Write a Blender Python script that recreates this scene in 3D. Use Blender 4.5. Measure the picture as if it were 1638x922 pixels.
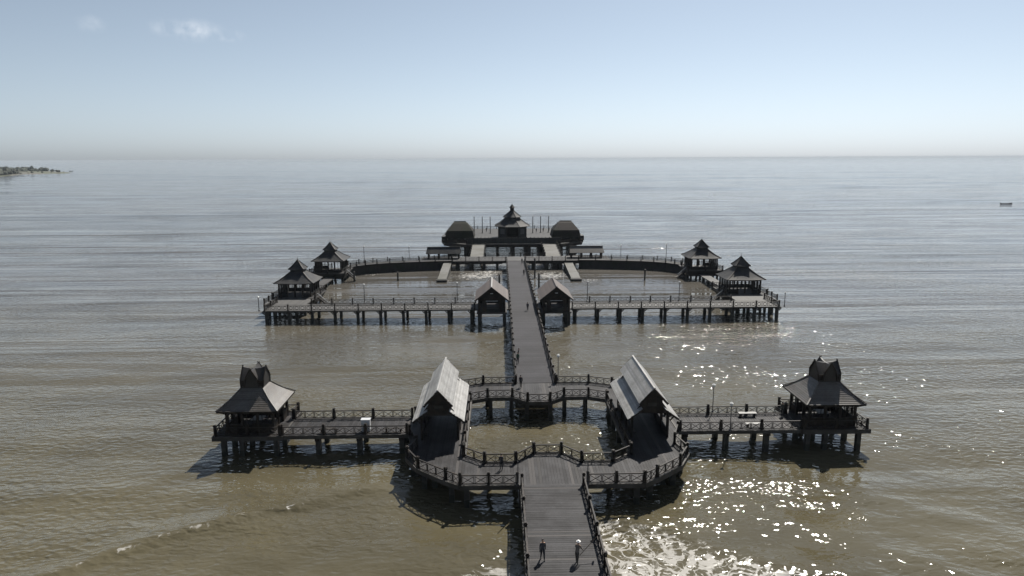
import bpy, bmesh, math, random
import numpy as np
from mathutils import Vector, Matrix, Quaternion

random.seed(7)
rng = np.random.default_rng(11)
sc = bpy.context.scene
for o in list(bpy.data.objects):
    bpy.data.objects.remove(o, do_unlink=True)
C = sc.collection

# ------------------------------------------------------------------ camera
# world: +Y runs out to sea along the pier, X across it, Z up, sea level 0, pier deck 2.6 m
CAM = Vector((-4.8, 0.0, 32.6))
PITCH, ROLL, YAW = math.radians(10.75), math.radians(-0.28), math.atan(-20 / 1092.0)
cam_d = bpy.data.cameras.new('camera')
cam_d.sensor_width = 36.0
cam_d.lens = 24.0
cam_d.clip_start = 0.5
cam_d.clip_end = 60000
cam = bpy.data.objects.new('camera', cam_d)
C.objects.link(cam)
cr, sr, cp, sp = math.cos(ROLL), math.sin(ROLL), math.cos(PITCH), math.sin(PITCH)
def _c(X, Y, Z):
    x, y = cr * X - sr * Y, sr * X + cr * Y
    d = Vector((x, Z * cp + y * sp, -Z * sp + y * cp))
    return Matrix.Rotation(YAW, 3, 'Z') @ d
M3 = Matrix((_c(1, 0, 0), _c(0, 1, 0), -_c(0, 0, 1))).transposed()
cam.matrix_world = Matrix.Translation(CAM) @ M3.to_4x4()
sc.camera = cam

# ------------------------------------------------------------------ sky, sun, exposure
SUN_EL, SUN_AZ = math.radians(50), math.radians(27)      # azimuth to the right of straight ahead (+Y)
world = bpy.data.worlds.new('World')
sc.world = world
world.use_nodes = True
nt = world.node_tree
for n in list(nt.nodes):
    nt.nodes.remove(n)
w_out = nt.nodes.new('ShaderNodeOutputWorld')
w_bg = nt.nodes.new('ShaderNodeBackground')
w_bg.inputs['Strength'].default_value = 0.068
sky = nt.nodes.new('ShaderNodeTexSky')
sky.sky_type = 'NISHITA'
sky.sun_disc = False
sky.sun_elevation = SUN_EL
sky.sun_rotation = SUN_AZ
sky.altitude = 0
sky.air_density = 1.0
sky.dust_density = 0.75
sky.ozone_density = 4.0
# thin high cloud wisps, low over the sea to the left
geo = nt.nodes.new('ShaderNodeNewGeometry')
wisp_total = None
for (cx, cy, cz, rx, rz, amp) in ((-0.381, 0.910, 0.160, 0.026, 0.010, 0.34), (-0.412, 0.8966, 0.161, 0.014, 0.008, 0.2),
                                  (-0.345, 0.925, 0.156, 0.016, 0.006, 0.24), (-0.4816, 0.862, 0.159, 0.012, 0.008, 0.16)):
    sub = nt.nodes.new('ShaderNodeVectorMath'); sub.operation = 'SUBTRACT'
    nt.links.new(geo.outputs['Incoming'], sub.inputs[0])
    sub.inputs[1].default_value = (-cx, -cy, -cz)
    mul = nt.nodes.new('ShaderNodeVectorMath'); mul.operation = 'MULTIPLY'
    nt.links.new(sub.outputs[0], mul.inputs[0]); mul.inputs[1].default_value = (1 / rx, 1 / rx, 1 / rz)
    ln = nt.nodes.new('ShaderNodeVectorMath'); ln.operation = 'LENGTH'
    nt.links.new(mul.outputs[0], ln.inputs[0])
    mr = nt.nodes.new('ShaderNodeMapRange'); mr.interpolation_type = 'SMOOTHSTEP'
    mr.inputs['From Min'].default_value = 1.7; mr.inputs['From Max'].default_value = 0.0
    mr.inputs['To Min'].default_value = 0.0; mr.inputs['To Max'].default_value = amp
    nt.links.new(ln.outputs['Value'], mr.inputs['Value'])
    if wisp_total is None:
        wisp_total = mr.outputs[0]
    else:
        ad = nt.nodes.new('ShaderNodeMath'); ad.operation = 'MAXIMUM'
        nt.links.new(wisp_total, ad.inputs[0]); nt.links.new(mr.outputs[0], ad.inputs[1])
        wisp_total = ad.outputs[0]
wn = nt.nodes.new('ShaderNodeTexNoise'); wn.inputs['Scale'].default_value = 75; wn.inputs['Detail'].default_value = 4
nt.links.new(geo.outputs['Incoming'], wn.inputs['Vector'])
wr = nt.nodes.new('ShaderNodeMapRange')
wr.inputs['From Min'].default_value = 0.36; wr.inputs['From Max'].default_value = 0.66
nt.links.new(wn.outputs['Fac'], wr.inputs['Value'])
wm = nt.nodes.new('ShaderNodeMath'); wm.operation = 'MULTIPLY'
nt.links.new(wisp_total, wm.inputs[0]); nt.links.new(wr.outputs[0], wm.inputs[1])
mixc = nt.nodes.new('ShaderNodeMix'); mixc.data_type = 'RGBA'
nt.links.new(wm.outputs[0], mixc.inputs['Factor'])
# hazy maritime air: the clear-sky colours washed towards a cool grey, evenly over the whole sky
bw = nt.nodes.new('ShaderNodeRGBToBW'); nt.links.new(sky.outputs[0], bw.inputs[0])
tn = nt.nodes.new('ShaderNodeVectorMath'); tn.operation = 'SCALE'; tn.inputs[0].default_value = (0.86, 1.0, 1.17)
nt.links.new(bw.outputs[0], tn.inputs['Scale'])
wash = nt.nodes.new('ShaderNodeMix'); wash.data_type = 'RGBA'; wash.inputs['Factor'].default_value = 0.70
nt.links.new(sky.outputs[0], wash.inputs['A']); nt.links.new(tn.outputs[0], wash.inputs['B'])
nt.links.new(wash.outputs['Result'], mixc.inputs['A'])
mixc.inputs['B'].default_value = (9.5, 9.8, 10.2, 1)
nt.links.new(mixc.outputs['Result'], w_bg.inputs['Color'])
nt.links.new(w_bg.outputs[0], w_out.inputs['Surface'])

sun_d = bpy.data.lights.new('sun', 'SUN')
sun_d.energy = 5.0
sun_d.angle = math.radians(0.53)
sun_d.color = (1.0, 0.95, 0.87)
sun = bpy.data.objects.new('sun', sun_d)
C.objects.link(sun)
S = Vector((math.sin(SUN_AZ) * math.cos(SUN_EL), math.cos(SUN_AZ) * math.cos(SUN_EL), math.sin(SUN_EL)))
sun.rotation_euler = S.to_track_quat('Z', 'Y').to_euler()
sun.location = (60, 100, 120)

vs = sc.view_settings
vs.view_transform = 'Standard'
vs.look = 'None'
vs.gamma = 1.0
vs.use_curve_mapping = False
vs.exposure = 0.70
sc.cycles.use_denoising = True
sc.cycles.max_bounces = 8
sc.cycles.diffuse_bounces = 3
sc.cycles.glossy_bounces = 3
sc.cycles.volume_bounces = 0
sc.cycles.use_adaptive_sampling = True
sc.cycles.adaptive_threshold = 0.02

# ------------------------------------------------------------------ materials
def N(t, kind, **kw):
    n = t.nodes.new(kind)
    for k, v in kw.items():
        if k in n.inputs:
            n.inputs[k].default_value = v
        else:
            setattr(n, k, v)
    return n

def mat(name, col, rough=0.7, var=0.25, scale=(1, 1, 1), nscale=3.0, bump=0.0, bdist=0.02, spec=0.4, rnd=0.0, tint=None, tscale=0.5, metallic=0.0, lines=None, tide=None):
    m = bpy.data.materials.new(name)
    m.use_nodes = True
    t = m.node_tree
    b = t.nodes['Principled BSDF']
    b.inputs['Roughness'].default_value = rough
    b.inputs['Specular IOR Level'].default_value = spec
    b.inputs['Metallic'].default_value = metallic
    g = N(t, 'ShaderNodeNewGeometry')
    mp = N(t, 'ShaderNodeVectorMath', operation='MULTIPLY')
    mp.inputs[1].default_value = scale
    t.links.new(g.outputs['Position'], mp.inputs[0])
    nz = N(t, 'ShaderNodeTexNoise', Scale=nscale, Detail=6.0, Roughness=0.65)
    t.links.new(mp.outputs[0], nz.inputs['Vector'])
    mr = N(t, 'ShaderNodeMapRange')
    mr.inputs['From Min'].default_value = 0.25; mr.inputs['From Max'].default_value = 0.75
    mr.inputs['To Min'].default_value = 1 - var; mr.inputs['To Max'].default_value = 1 + var
    t.links.new(nz.outputs['Fac'], mr.inputs['Value'])
    fac = mr.outputs[0]
    if rnd:
        oi = N(t, 'ShaderNodeObjectInfo')
        r2 = N(t, 'ShaderNodeMapRange')
        r2.inputs['To Min'].default_value = 1 - rnd; r2.inputs['To Max'].default_value = 1 + rnd
        t.links.new(oi.outputs['Random'], r2.inputs['Value'])
        mm = N(t, 'ShaderNodeMath', operation='MULTIPLY')
        t.links.new(fac, mm.inputs[0]); t.links.new(r2.outputs[0], mm.inputs[1])
        fac = mm.outputs[0]
    if lines:                      # board joints too small to build: axis, pitch, depth
        ax, pitch, dep = lines
        sx = N(t, 'ShaderNodeSeparateXYZ'); t.links.new(g.outputs['Position'], sx.inputs[0])
        dv = N(t, 'ShaderNodeMath', operation='DIVIDE'); dv.inputs[1].default_value = pitch
        t.links.new(sx.outputs[ax], dv.inputs[0])
        fr = N(t, 'ShaderNodeMath', operation='FRACT'); t.links.new(dv.outputs[0], fr.inputs[0])
        fl = N(t, 'ShaderNodeMath', operation='FLOOR'); t.links.new(dv.outputs[0], fl.inputs[0])
        wn = N(t, 'ShaderNodeTexWhiteNoise', noise_dimensions='1D'); t.links.new(fl.outputs[0], wn.inputs['W'])
        gt = N(t, 'ShaderNodeMath', operation='GREATER_THAN'); gt.inputs[1].default_value = 0.1
        t.links.new(fr.outputs[0], gt.inputs[0])
        l2 = N(t, 'ShaderNodeMapRange'); l2.inputs['To Min'].default_value = 1 - dep; l2.inputs['To Max'].default_value = 1.0
        t.links.new(gt.outputs[0], l2.inputs['Value'])
        w2 = N(t, 'ShaderNodeMapRange'); w2.inputs['To Min'].default_value = 0.86; w2.inputs['To Max'].default_value = 1.14
        t.links.new(wn.outputs['Value'], w2.inputs['Value'])
        for s in (l2, w2):
            mm = N(t, 'ShaderNodeMath', operation='MULTIPLY')
            t.links.new(fac, mm.inputs[0]); t.links.new(s.outputs[0], mm.inputs[1]); fac = mm.outputs[0]
    rgb = N(t, 'ShaderNodeRGB'); rgb.outputs[0].default_value = (*col, 1)
    src = rgb.outputs[0]
    if tint:
        n2 = N(t, 'ShaderNodeTexNoise', Scale=tscale, Detail=5.0, Roughness=0.6)
        t.links.new(g.outputs['Position'], n2.inputs['Vector'])
        m2 = N(t, 'ShaderNodeMapRange'); m2.inputs['From Min'].default_value = 0.42; m2.inputs['From Max'].default_value = 0.62
        t.links.new(n2.outputs['Fac'], m2.inputs['Value'])
        mx = N(t, 'ShaderNodeMix', data_type='RGBA')
        t.links.new(m2.outputs[0], mx.inputs['Factor']); t.links.new(src, mx.inputs['A']); mx.inputs['B'].default_value = (*tint, 1)
        src = mx.outputs['Result']
    if tide:                       # weed and barnacles up to the high-water mark
        sz = N(t, 'ShaderNodeSeparateXYZ'); t.links.new(g.outputs['Position'], sz.inputs[0])
        ns = N(t, 'ShaderNodeTexNoise', Scale=2.2, Detail=4.0); t.links.new(g.outputs['Position'], ns.inputs['Vector'])
        ad = N(t, 'ShaderNodeMath', operation='MULTIPLY_ADD'); ad.inputs[1].default_value = -0.9
        t.links.new(ns.outputs['Fac'], ad.inputs[0]); t.links.new(sz.outputs[2], ad.inputs[2])
        rp_ = N(t, 'ShaderNodeValToRGB'); el = rp_.color_ramp.elements
        el[0].position = 0.2; el[0].color = (*tide[0], 1); el[1].position = 0.62; el[1].color = (*col, 1)
        q = el.new(0.42); q.color = (*tide[1], 1)
        t.links.new(ad.outputs[0], rp_.inputs[0])
        mt = N(t, 'ShaderNodeMix', data_type='RGBA', blend_type='MIX'); mt.inputs['Factor'].default_value = 0.75
        t.links.new(src, mt.inputs['A']); t.links.new(rp_.outputs[0], mt.inputs['B']); src = mt.outputs['Result']
    vm = N(t, 'ShaderNodeVectorMath', operation='SCALE')
    t.links.new(src, vm.inputs[0]); t.links.new(fac, vm.inputs['Scale'])
    t.links.new(vm.outputs[0], b.inputs['Base Color'])
    if bump:
        bp = N(t, 'ShaderNodeBump', Strength=bump, Distance=bdist)
        t.links.new(nz.outputs['Fac'], bp.inputs['Height'])
        t.links.new(bp.outputs[0], b.inputs['Normal'])
    return m

MAT = {
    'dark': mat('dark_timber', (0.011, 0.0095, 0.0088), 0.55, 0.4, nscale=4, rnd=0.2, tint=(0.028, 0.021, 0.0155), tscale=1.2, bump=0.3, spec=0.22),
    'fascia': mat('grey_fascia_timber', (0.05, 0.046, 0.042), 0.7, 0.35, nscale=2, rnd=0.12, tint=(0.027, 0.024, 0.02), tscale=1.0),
    'pile': mat('wet_pile', (0.028, 0.027, 0.025), 0.6, 0.5, scale=(1, 1, 0.3), nscale=3, tint=(0.017, 0.019, 0.012), tscale=0.9, rnd=0.15, tide=((0.010, 0.012, 0.007), (0.055, 0.052, 0.044))),
    'plank': mat('weathered_plank', (0.033, 0.0320, 0.0335), 0.62, 0.22, scale=(1, 1, 1), nscale=5, rnd=0.27, tint=(0.0175, 0.0164, 0.017), tscale=0.5, bump=0.2, spec=0.15),
    'plank_new': mat('newer_plank', (0.040, 0.0365, 0.0355), 0.65, 0.2, nscale=5, rnd=0.2, spec=0.2),
    'plank_old': mat('stained_plank', (0.015, 0.0135, 0.013), 0.6, 0.3, nscale=4, rnd=0.25, spec=0.2),
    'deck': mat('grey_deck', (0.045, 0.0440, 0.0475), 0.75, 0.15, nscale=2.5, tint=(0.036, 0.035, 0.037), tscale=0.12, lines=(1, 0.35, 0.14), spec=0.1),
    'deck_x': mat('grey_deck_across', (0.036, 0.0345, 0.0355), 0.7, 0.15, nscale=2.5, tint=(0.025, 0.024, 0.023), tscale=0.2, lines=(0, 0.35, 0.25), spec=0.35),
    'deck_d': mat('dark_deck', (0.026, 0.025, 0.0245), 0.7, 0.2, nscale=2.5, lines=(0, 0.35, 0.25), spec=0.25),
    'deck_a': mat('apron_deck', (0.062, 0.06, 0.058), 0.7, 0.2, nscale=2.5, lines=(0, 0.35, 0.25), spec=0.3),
    'concrete': mat('pale_concrete', (0.10, 0.098, 0.092), 0.8, 0.18, nscale=1.2, tint=(0.07, 0.068, 0.057), tscale=0.25),
    'wall': mat('dark_sea_wall', (0.024, 0.0205, 0.02), 0.75, 0.4, scale=(1, 1, 0.4), nscale=1.5, tint=(0.016, 0.018, 0.012), tscale=0.5),
    'roof': mat('weathered_roof_board', (0.215, 0.21, 0.2), 0.48, 0.25, scale=(1, 0.25, 1), nscale=6, rnd=0.22, tint=(0.15, 0.143, 0.133), tscale=0.5, bump=0.25, spec=0.5),
    'pavroof': mat('dark_roof_board', (0.08, 0.074, 0.068), 0.48, 0.3, nscale=5, rnd=0.25, tint=(0.065, 0.056, 0.047), tscale=0.8, bump=0.25, spec=0.5),
    'towroof': mat('black_tower_shingle', (0.024, 0.022, 0.021), 0.55, 0.3, nscale=4, rnd=0.15, bump=0.3, spec=0.35),
    'gazroof': mat('slate_roof', (0.024, 0.0255, 0.029), 0.65, 0.25, nscale=3, rnd=0.18, tint=(0.048, 0.046, 0.044), tscale=0.4, lines=(2, 0.22, 0.3), spec=0.15),
    'brownroof': mat('red_brown_roof', (0.075, 0.057, 0.049), 0.65, 0.25, nscale=3, rnd=0.18, tint=(0.066, 0.054, 0.048), tscale=0.5, spec=0.35),
    'farroof': mat('far_hall_roof', (0.026, 0.022, 0.02), 0.75, 0.25, nscale=2, rnd=0.1, tint=(0.018, 0.02, 0.013), tscale=0.16, lines=(2, 0.3, 0.25), spec=0.12),
    'metal': mat('grey_painted_metal', (0.05, 0.05, 0.053), 0.45, 0.15, spec=0.5),
    'white': mat('white_paint', (0.4, 0.41, 0.42), 0.5, 0.08, nscale=3),
    'lamp': mat('milky_lamp_glass', (0.6, 0.6, 0.58), 0.3, 0.05),
    'stone': mat('pale_bench_top', (0.25, 0.245, 0.235), 0.6, 0.12),
    'gazwall': mat('green_black_boarding', (0.016, 0.018, 0.018), 0.6, 0.3, nscale=2, rnd=0.15, spec=0.35),
    'hull': mat('dark_blue_hull', (0.025, 0.03, 0.042), 0.4, 0.2),
}

# ------------------------------------------------------------------ helpers
LABELS = {}
def tag(o, label, cat, group=None):
    o['label'] = label; o['category'] = cat
    if group:
        o['group'] = group
    LABELS.setdefault(label, []).append(o.name)
    return o

def link(o, parent=None):
    C.objects.link(o)
    if parent is not None:
        o.parent = parent
    return o

def thing(name, label, cat, loc=(0, 0, 0), rotz=0.0, group=None):
    o = bpy.data.objects.new(name, None)
    o.empty_display_size = 0.5
    o.location = loc
    o.rotation_euler = (0, 0, rotz)
    link(o)
    return tag(o, label, cat, group)

def mesh_from(name, verts, faces, mats, slots=None, smooth=False):
    me = bpy.data.meshes.new(name)
    me.from_pydata([tuple(v) for v in verts], [], faces)
    for m in (mats if isinstance(mats, (list, tuple)) else [mats]):
        me.materials.append(MAT[m] if isinstance(m, str) else m)
    if slots:
        for p, s in zip(me.polygons, slots):
            p.material_index = s
    if smooth:
        me.polygons.foreach_set('use_smooth', [True] * len(me.polygons))
    me.update()
    return me

def obj(name, me, parent=None, loc=(0, 0, 0), rotz=0.0):
    o = bpy.data.objects.new(name, me)
    o.location = loc
    o.rotation_euler = (0, 0, rotz)
    return link(o, parent)

class MB:                                   # collects shapes into one mesh
    def __init__(self):
        self.v, self.f = [], []
    def add(self, verts, faces):
        b = len(self.v)
        self.v += [tuple(v) for v in verts]
        self.f += [tuple(i + b for i in f) for f in faces]
        return self
    def box(self, c, s):
        x, y, z = c; a, b, d = s[0] / 2, s[1] / 2, s[2] / 2
        return self.add([(x + i * a, y + j * b, z + k * d) for i, j, k in
                         ((-1, -1, -1), (1, -1, -1), (1, 1, -1), (-1, 1, -1), (-1, -1, 1), (1, -1, 1), (1, 1, 1), (-1, 1, 1))],
                        [(0, 3, 2, 1), (4, 5, 6, 7), (0, 1, 5, 4), (1, 2, 6, 5), (2, 3, 7, 6), (3, 0, 4, 7)])
    def bar(self, p0, p1, w, h):
        p0, p1 = Vector(p0), Vector(p1)
        d = p1 - p0; L = d.length
        q = d.to_track_quat('X', 'Z')
        vs_ = []
        for i, j, k in ((0, -1, -1), (1, -1, -1), (1, 1, -1), (0, 1, -1), (0, -1, 1), (1, -1, 1), (1, 1, 1), (0, 1, 1)):
            vs_.append(p0 + q @ Vector((i * L, j * w / 2, k * h / 2)))
        return self.add(vs_, [(0, 3, 2, 1), (4, 5, 6, 7), (0, 1, 5, 4), (1, 2, 6, 5), (2, 3, 7, 6), (3, 0, 4, 7)])
    def lathe(self, prof, n=10, c=(0, 0), a0=0.0):
        b = len(self.v); m = len(prof)
        for r, z in prof:
            for i in range(n):
                a = a0 + 2 * math.pi * i / n
                self.v.append((c[0] + r * math.cos(a), c[1] + r * math.sin(a), z))
        for k in range(m - 1):
            for i in range(n):
                j = (i + 1) % n
                self.f.append((b + k * n + i, b + k * n + j, b + (k + 1) * n + j, b + (k + 1) * n + i))
        self.f.append(tuple(b + i for i in reversed(range(n))))
        self.f.append(tuple(b + (m - 1) * n + i for i in range(n)))
        return self
    def mesh(self, name, mats, smooth=False):
        return mesh_from(name, self.v, self.f, mats, smooth=smooth)

_ub = {}
def ubox(m):                                # one shared unit box per material
    if m not in _ub:
        _ub[m] = MB().box((0, 0, 0), (1, 1, 1)).mesh('unit_' + m, m)
    return _ub[m]

def B(name, parent, c, s, m, rotz=0.0):
    o = bpy.data.objects.new(name, ubox(m))
    o.location = c; o.scale = s; o.rotation_euler = (0, 0, rotz)
    return link(o, parent)

def beam(name, parent, p0, p1, w, h, m):
    p0, p1 = Vector(p0), Vector(p1)
    d = p1 - p0
    o = bpy.data.objects.new(name, ubox(m))
    o.rotation_mode = 'QUATERNION'
    o.rotation_quaternion = d.to_track_quat('X', 'Z')
    o.location = (p0 + p1) / 2
    o.scale = (d.length, w, h)
    return link(o, parent)

def prism_mesh(name, poly, z0, z1, mats):
    """poly counter-clockwise; z1 may be a function of (x, y); slot 0 top, slot 1 sides"""
    n = len(poly)
    f1 = z1 if callable(z1) else (lambda x, y: z1)
    f0 = z0 if callable(z0) else (lambda x, y: z0)
    v = [(x, y, f0(x, y)) for x, y in poly] + [(x, y, f1(x, y)) for x, y in poly]
    faces = [tuple(range(n, 2 * n)), tuple(reversed(range(n)))]
    slots = [0, 1]
    for i in range(n):
        j = (i + 1) % n
        faces.append((i, j, n + j, n + i)); slots.append(1)
    return mesh_from(name, v, faces, mats, slots)

def mirror(pts, s):
    return [(s * p[0],) + tuple(p[1:]) for p in pts]

def ccw(poly):
    a = sum(poly[i][0] * poly[(i + 1) % len(poly)][1] - poly[(i + 1) % len(poly)][0] * poly[i][1] for i in range(len(poly)))
    return poly if a > 0 else list(reversed(poly))

def plank_kind():
    q = random.random()
    return 'plank_new' if q < .07 else ('plank_old' if q < .17 else 'plank')

Z = 2.6                                     # deck level
SIDE = {-1: 'left', 1: 'right'}

# ------------------------------------------------------------------ sea
def sea():
    F = math.radians
    dense = np.radians(np.arange(-48, 48.001, 0.3))
    rest = np.radians(np.arange(52, 309, 6.0))
    ang = np.concatenate([dense, rest])                # clockwise from +Y
    r = 26.0 * np.exp(np.arange(0, 780) * 0.0081)
    r = np.concatenate([[6.0, 16.0], r[r < 15000], [15200.0]])
    A, R = np.meshgrid(ang, r)
    X = CAM.x + R * np.sin(A); Y = R * np.cos(A)
    dr = R * 0.0081
    def fade(lam):                                     # a wave needs a few vertices to exist
        return np.clip((lam / dr - 3.0) / 4.0, 0, 1)
    def smooth(a, b, x):
        t = np.clip((x - a) / (b - a), 0, 1); return t * t * (3 - 2 * t)
    # crests bend round the pier close to the shore
    near = 1 - smooth(62, 120, Y)
    bend = near * 0.55 * np.sqrt((X) ** 2 + 30)
    H = np.zeros_like(X)
    warp = 3.0 * np.sin(X / 37.0 + Y / 53.0) + 2.2 * np.sin(X / 61.0 - Y / 31.0 + 1.3) + 1.1 * np.sin(X / 13.0 + Y / 17.0 + .5)
    amp_mod = 0.55 + 0.45 * np.sin(X / 71.0 + 0.7 * np.sin(Y / 90.0)) * np.sin(Y / 47.0 + X / 140.0)
    calm = 1 - 0.72 * ((np.abs(X) < 49) & (Y > 140) & (Y < 203)) - 0.35 * ((np.abs(X) < 9) & (Y > 64) & (Y < 84))
    for lam, a, spread in ((46, .10, .05), (31, .10, -.08), (22, .10, .12), (15.5, .075, -.16), (11, .06, .2), (8.0, .05, -.3), (5.7, .035, .38), (4.1, .028, -.5), (3.0, .02, .6)):
        for q in range(2):
            th = spread + rng.normal(0, .09 + 0.06 * q)
            k = 2 * math.pi / (lam * (1 + .13 * q))
            ph = rng.uniform(0, 6.28)
            s = np.sin(k * ((Y + bend) * math.cos(th) + X * math.sin(th) + warp * min(1.0, lam / 14)) + ph)
            s = np.where(s > 0, np.abs(s) ** 1.5, s * 0.8)
            H += a * s * fade(lam) * amp_mod * calm
    # long low swell that still reads far out
    for lam, a, th in ((120, .32, .03), (85, .26, -.05), (190, .3, .09)):
        ph = rng.uniform(0, 6.28)
        H += a * np.sin(2 * math.pi / lam * (Y * math.cos(th) + X * math.sin(th) + 2.5 * warp) + ph) * fade(lam) * smooth(90, 260, Y)
    # breaking crests near the beach
    def crest(xs, ys, x):
        return np.interp(x, xs, ys)
    wob = 0.5 * np.sin(X / 3.1) + 0.35 * np.sin(X / 1.7 + 1) + 0.2 * np.sin(X * 1.3)
    dl = Y - (crest([-80, -45, -39.5, -35.5, -31, -26.7, -22.8, -17.5, -14], [30, 46.2, 50.4, 54.0, 56.5, 59.4, 60.6, 63.4, 64.5], X) + 0.35 * wob)
    ml = ((X < -15) & (X > -60)).astype(float) * smooth(-14.5, -19, X)
    H += ml * 0.38 * np.where(dl > 0, np.exp(-(dl / 2.6) ** 2), np.exp(-(dl / 0.55) ** 2))
    drr = Y - (crest([2.5, 4, 9, 12.5, 17.5, 24, 40, 70], [58.2, 57.4, 55.6, 53.2, 50.2, 46, 37, 20], X) + 0.6 * wob)
    mr_ = (X > 2.9).astype(float)
    H += mr_ * 0.25 * np.where(drr > 0, np.exp(-(drr / 2.8) ** 2), np.exp(-(drr / 0.8) ** 2))
    # foam amount
    foam = np.zeros_like(X)
    foam = np.maximum(foam, ml * 0.62 * np.exp(-((dl - .05) / 0.26) ** 2) * (0.35 + 0.65 * (np.sin(X / 2.3) + np.sin(X / 5.1 + 2) > -.25)))
    foam = np.maximum(foam, mr_ * 0.64 * smooth(0.9, -1.5, drr) * smooth(-16, -7, drr))
    foam = np.maximum(foam, mr_ * .55 * smooth(-6, -12, drr))
    fl = (X < -2.9) * smooth(-11.5, -5, X) * smooth(51.0, 48.4, Y + .5 * wob)
    foam = np.maximum(foam, 0.9 * fl)
    foam = np.maximum(foam, 0.75 * smooth(45.5, 42, Y + .25 * np.abs(X)) * (np.abs(X) > 2.9))
    for px, py, sx, sy, a in ((-11, 190, 6.5, 7, .92), (-8, 196, 5, 3.5, .8), (9.5, 190, 5, 7, .85), (19.5, 181, 2.6, 5, .5), (-42.5, 194.5, 5, 2.2, .55), (-18.3, 182, 1.0, 6, .5),
                              (40, 193, 4, 1.2, .3), (45, 186, 1.6, 1.0, .9), (-8.5, 59.5, .1, .1, 0), (14.5, 112, 6, 2, .2), (-14, 112, 7, 1.6, .25), (-20, 98, 6, 1.2, .2)):
        foam = np.maximum(foam, a * np.exp(-((X - px) / sx) ** 2 - ((Y - py) / sy) ** 2))
    # small whitecaps on the open water
    caps = 0.2 * np.sin(X / 9.1 + 2 * np.sin(Y / 23)) * np.sin((Y + .4 * X) / 6.3 + 3 * np.sin(X / 31)) * np.sin(X / 27 + Y / 19)
    foam = np.maximum(foam, 0.42 * smooth(.80, .97, caps) * (Y > 60) * (Y < 420) * calm)
    nr, na = X.shape
    co = np.stack([X, Y, H], -1).reshape(-1, 3)
    idx = np.arange(nr * na).reshape(nr, na)
    i2 = np.roll(idx, -1, axis=1)
    q = np.stack([idx[:-1], idx[1:], i2[1:], i2[:-1]], -1).reshape(-1, 4)
    me = bpy.data.meshes.new('sea')
    me.vertices.add(nr * na + 1)
    co = np.concatenate([co, [[CAM.x, 0, 0]]])
    me.vertices.foreach_set('co', co.astype(np.float32).ravel())
    tri = np.stack([idx[0], i2[0], np.full(na, nr * na)], -1)
    nl = q.size + tri.size
    me.loops.add(nl)
    me.loops.foreach_set('vertex_index', np.concatenate([q.ravel(), tri.ravel()]).astype(np.int32))
    me.polygons.add(len(q) + len(tri))
    starts = np.concatenate([np.arange(len(q)) * 4, len(q) * 4 + np.arange(len(tri)) * 3])
    me.polygons.foreach_set('loop_start', starts.astype(np.int32))
    me.polygons.foreach_set('use_smooth', np.ones(len(q) + len(tri), dtype=bool))
    sh_far = smooth(50, 47, np.abs(X)) * smooth(139, 144, Y) * smooth(204, 200, Y)
    sh_near = smooth(9.5, 8, np.abs(X)) * smooth(63, 66, Y) * smooth(84, 82, Y)
    chop = 1 - 0.6 * sh_far + 0.4 * sh_near
    ac = me.attributes.new('chop', 'FLOAT', 'POINT')
    ac.data.foreach_set('value', np.concatenate([chop.ravel(), [1]]).astype(np.float32))
    at = me.attributes.new('foam', 'FLOAT', 'POINT')
    at.data.foreach_set('value', np.concatenate([foam.ravel(), [0]]).astype(np.float32))
    me.update(calc_edges=True)
    me.validate()
    # --- muddy shallow water
    m = bpy.data.materials.new('silty_sea_water'); m.use_nodes = True
    t = m.node_tree
    b = t.nodes['Principled BSDF']
    g = N(t, 'ShaderNodeNewGeometry')
    def noise(sc_, nscale, detail, rough=0.55, dist=0.0):
        v = N(t, 'ShaderNodeVectorMath', operation='MULTIPLY'); v.inputs[1].default_value = sc_
        t.links.new(g.outputs['Position'], v.inputs[0])
        n = N(t, 'ShaderNodeTexNoise', Scale=nscale, Detail=detail, Roughness=rough, Distortion=dist)
        t.links.new(v.outputs[0], n.inputs['Vector'])
        return n.outputs['Fac']
    def mrange(src, a, b_, c=0.0, d=1.0):
        n = N(t, 'ShaderNodeMapRange'); n.interpolation_type = 'SMOOTHSTEP'
        for k, v in zip(('From Min', 'From Max', 'To Min', 'To Max'), (a, b_, c, d)):
            n.inputs[k].default_value = v
        t.links.new(src, n.inputs['Value'])
        return n.outputs[0]
    def math_(op, a, b_):
        n = N(t, 'ShaderNodeMath', operation=op)
        for i, s in enumerate((a, b_)):
            if isinstance(s, (int, float)):
                n.inputs[i].default_value = s
            else:
                t.links.new(s, n.inputs[i])
        return n.outputs[0]
    # sediment: more silt (paler, yellower) close to the beach, greyer offshore
    sx = N(t, 'ShaderNodeSeparateXYZ'); t.links.new(g.outputs['Position'], sx.inputs[0])
    silt = mrange(math_('ADD', sx.outputs[1], math_('MULTIPLY', noise((1, 1, 1), 0.03, 3), 60.0)), 70, 230, 0, 1)
    mx = N(t, 'ShaderNodeMix', data_type='RGBA')
    t.links.new(silt, mx.inputs['Factor'])
    mx.inputs['A'].default_value = (0.075, 0.065, 0.039, 1)
    mx.inputs['B'].default_value = (0.084, 0.078, 0.069, 1)
    blot = mrange(noise((0.6, 1, 1), 0.06, 4, 0.6), 0.35, 0.68, 0.82, 1.14)
    vs1 = N(t, 'ShaderNodeVectorMath', operation='SCALE')
    t.links.new(mx.outputs['Result'], vs1.inputs[0]); t.links.new(blot, vs1.inputs['Scale'])
    # foam lace
    fa = N(t, 'ShaderNodeAttribute', attribute_name='foam')
    wv = N(t, 'ShaderNodeTexNoise', Scale=0.55, Detail=4.0); t.links.new(g.outputs['Position'], wv.inputs['Vector'])
    wadd = N(t, 'ShaderNodeVectorMath', operation='MULTIPLY_ADD')
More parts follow.
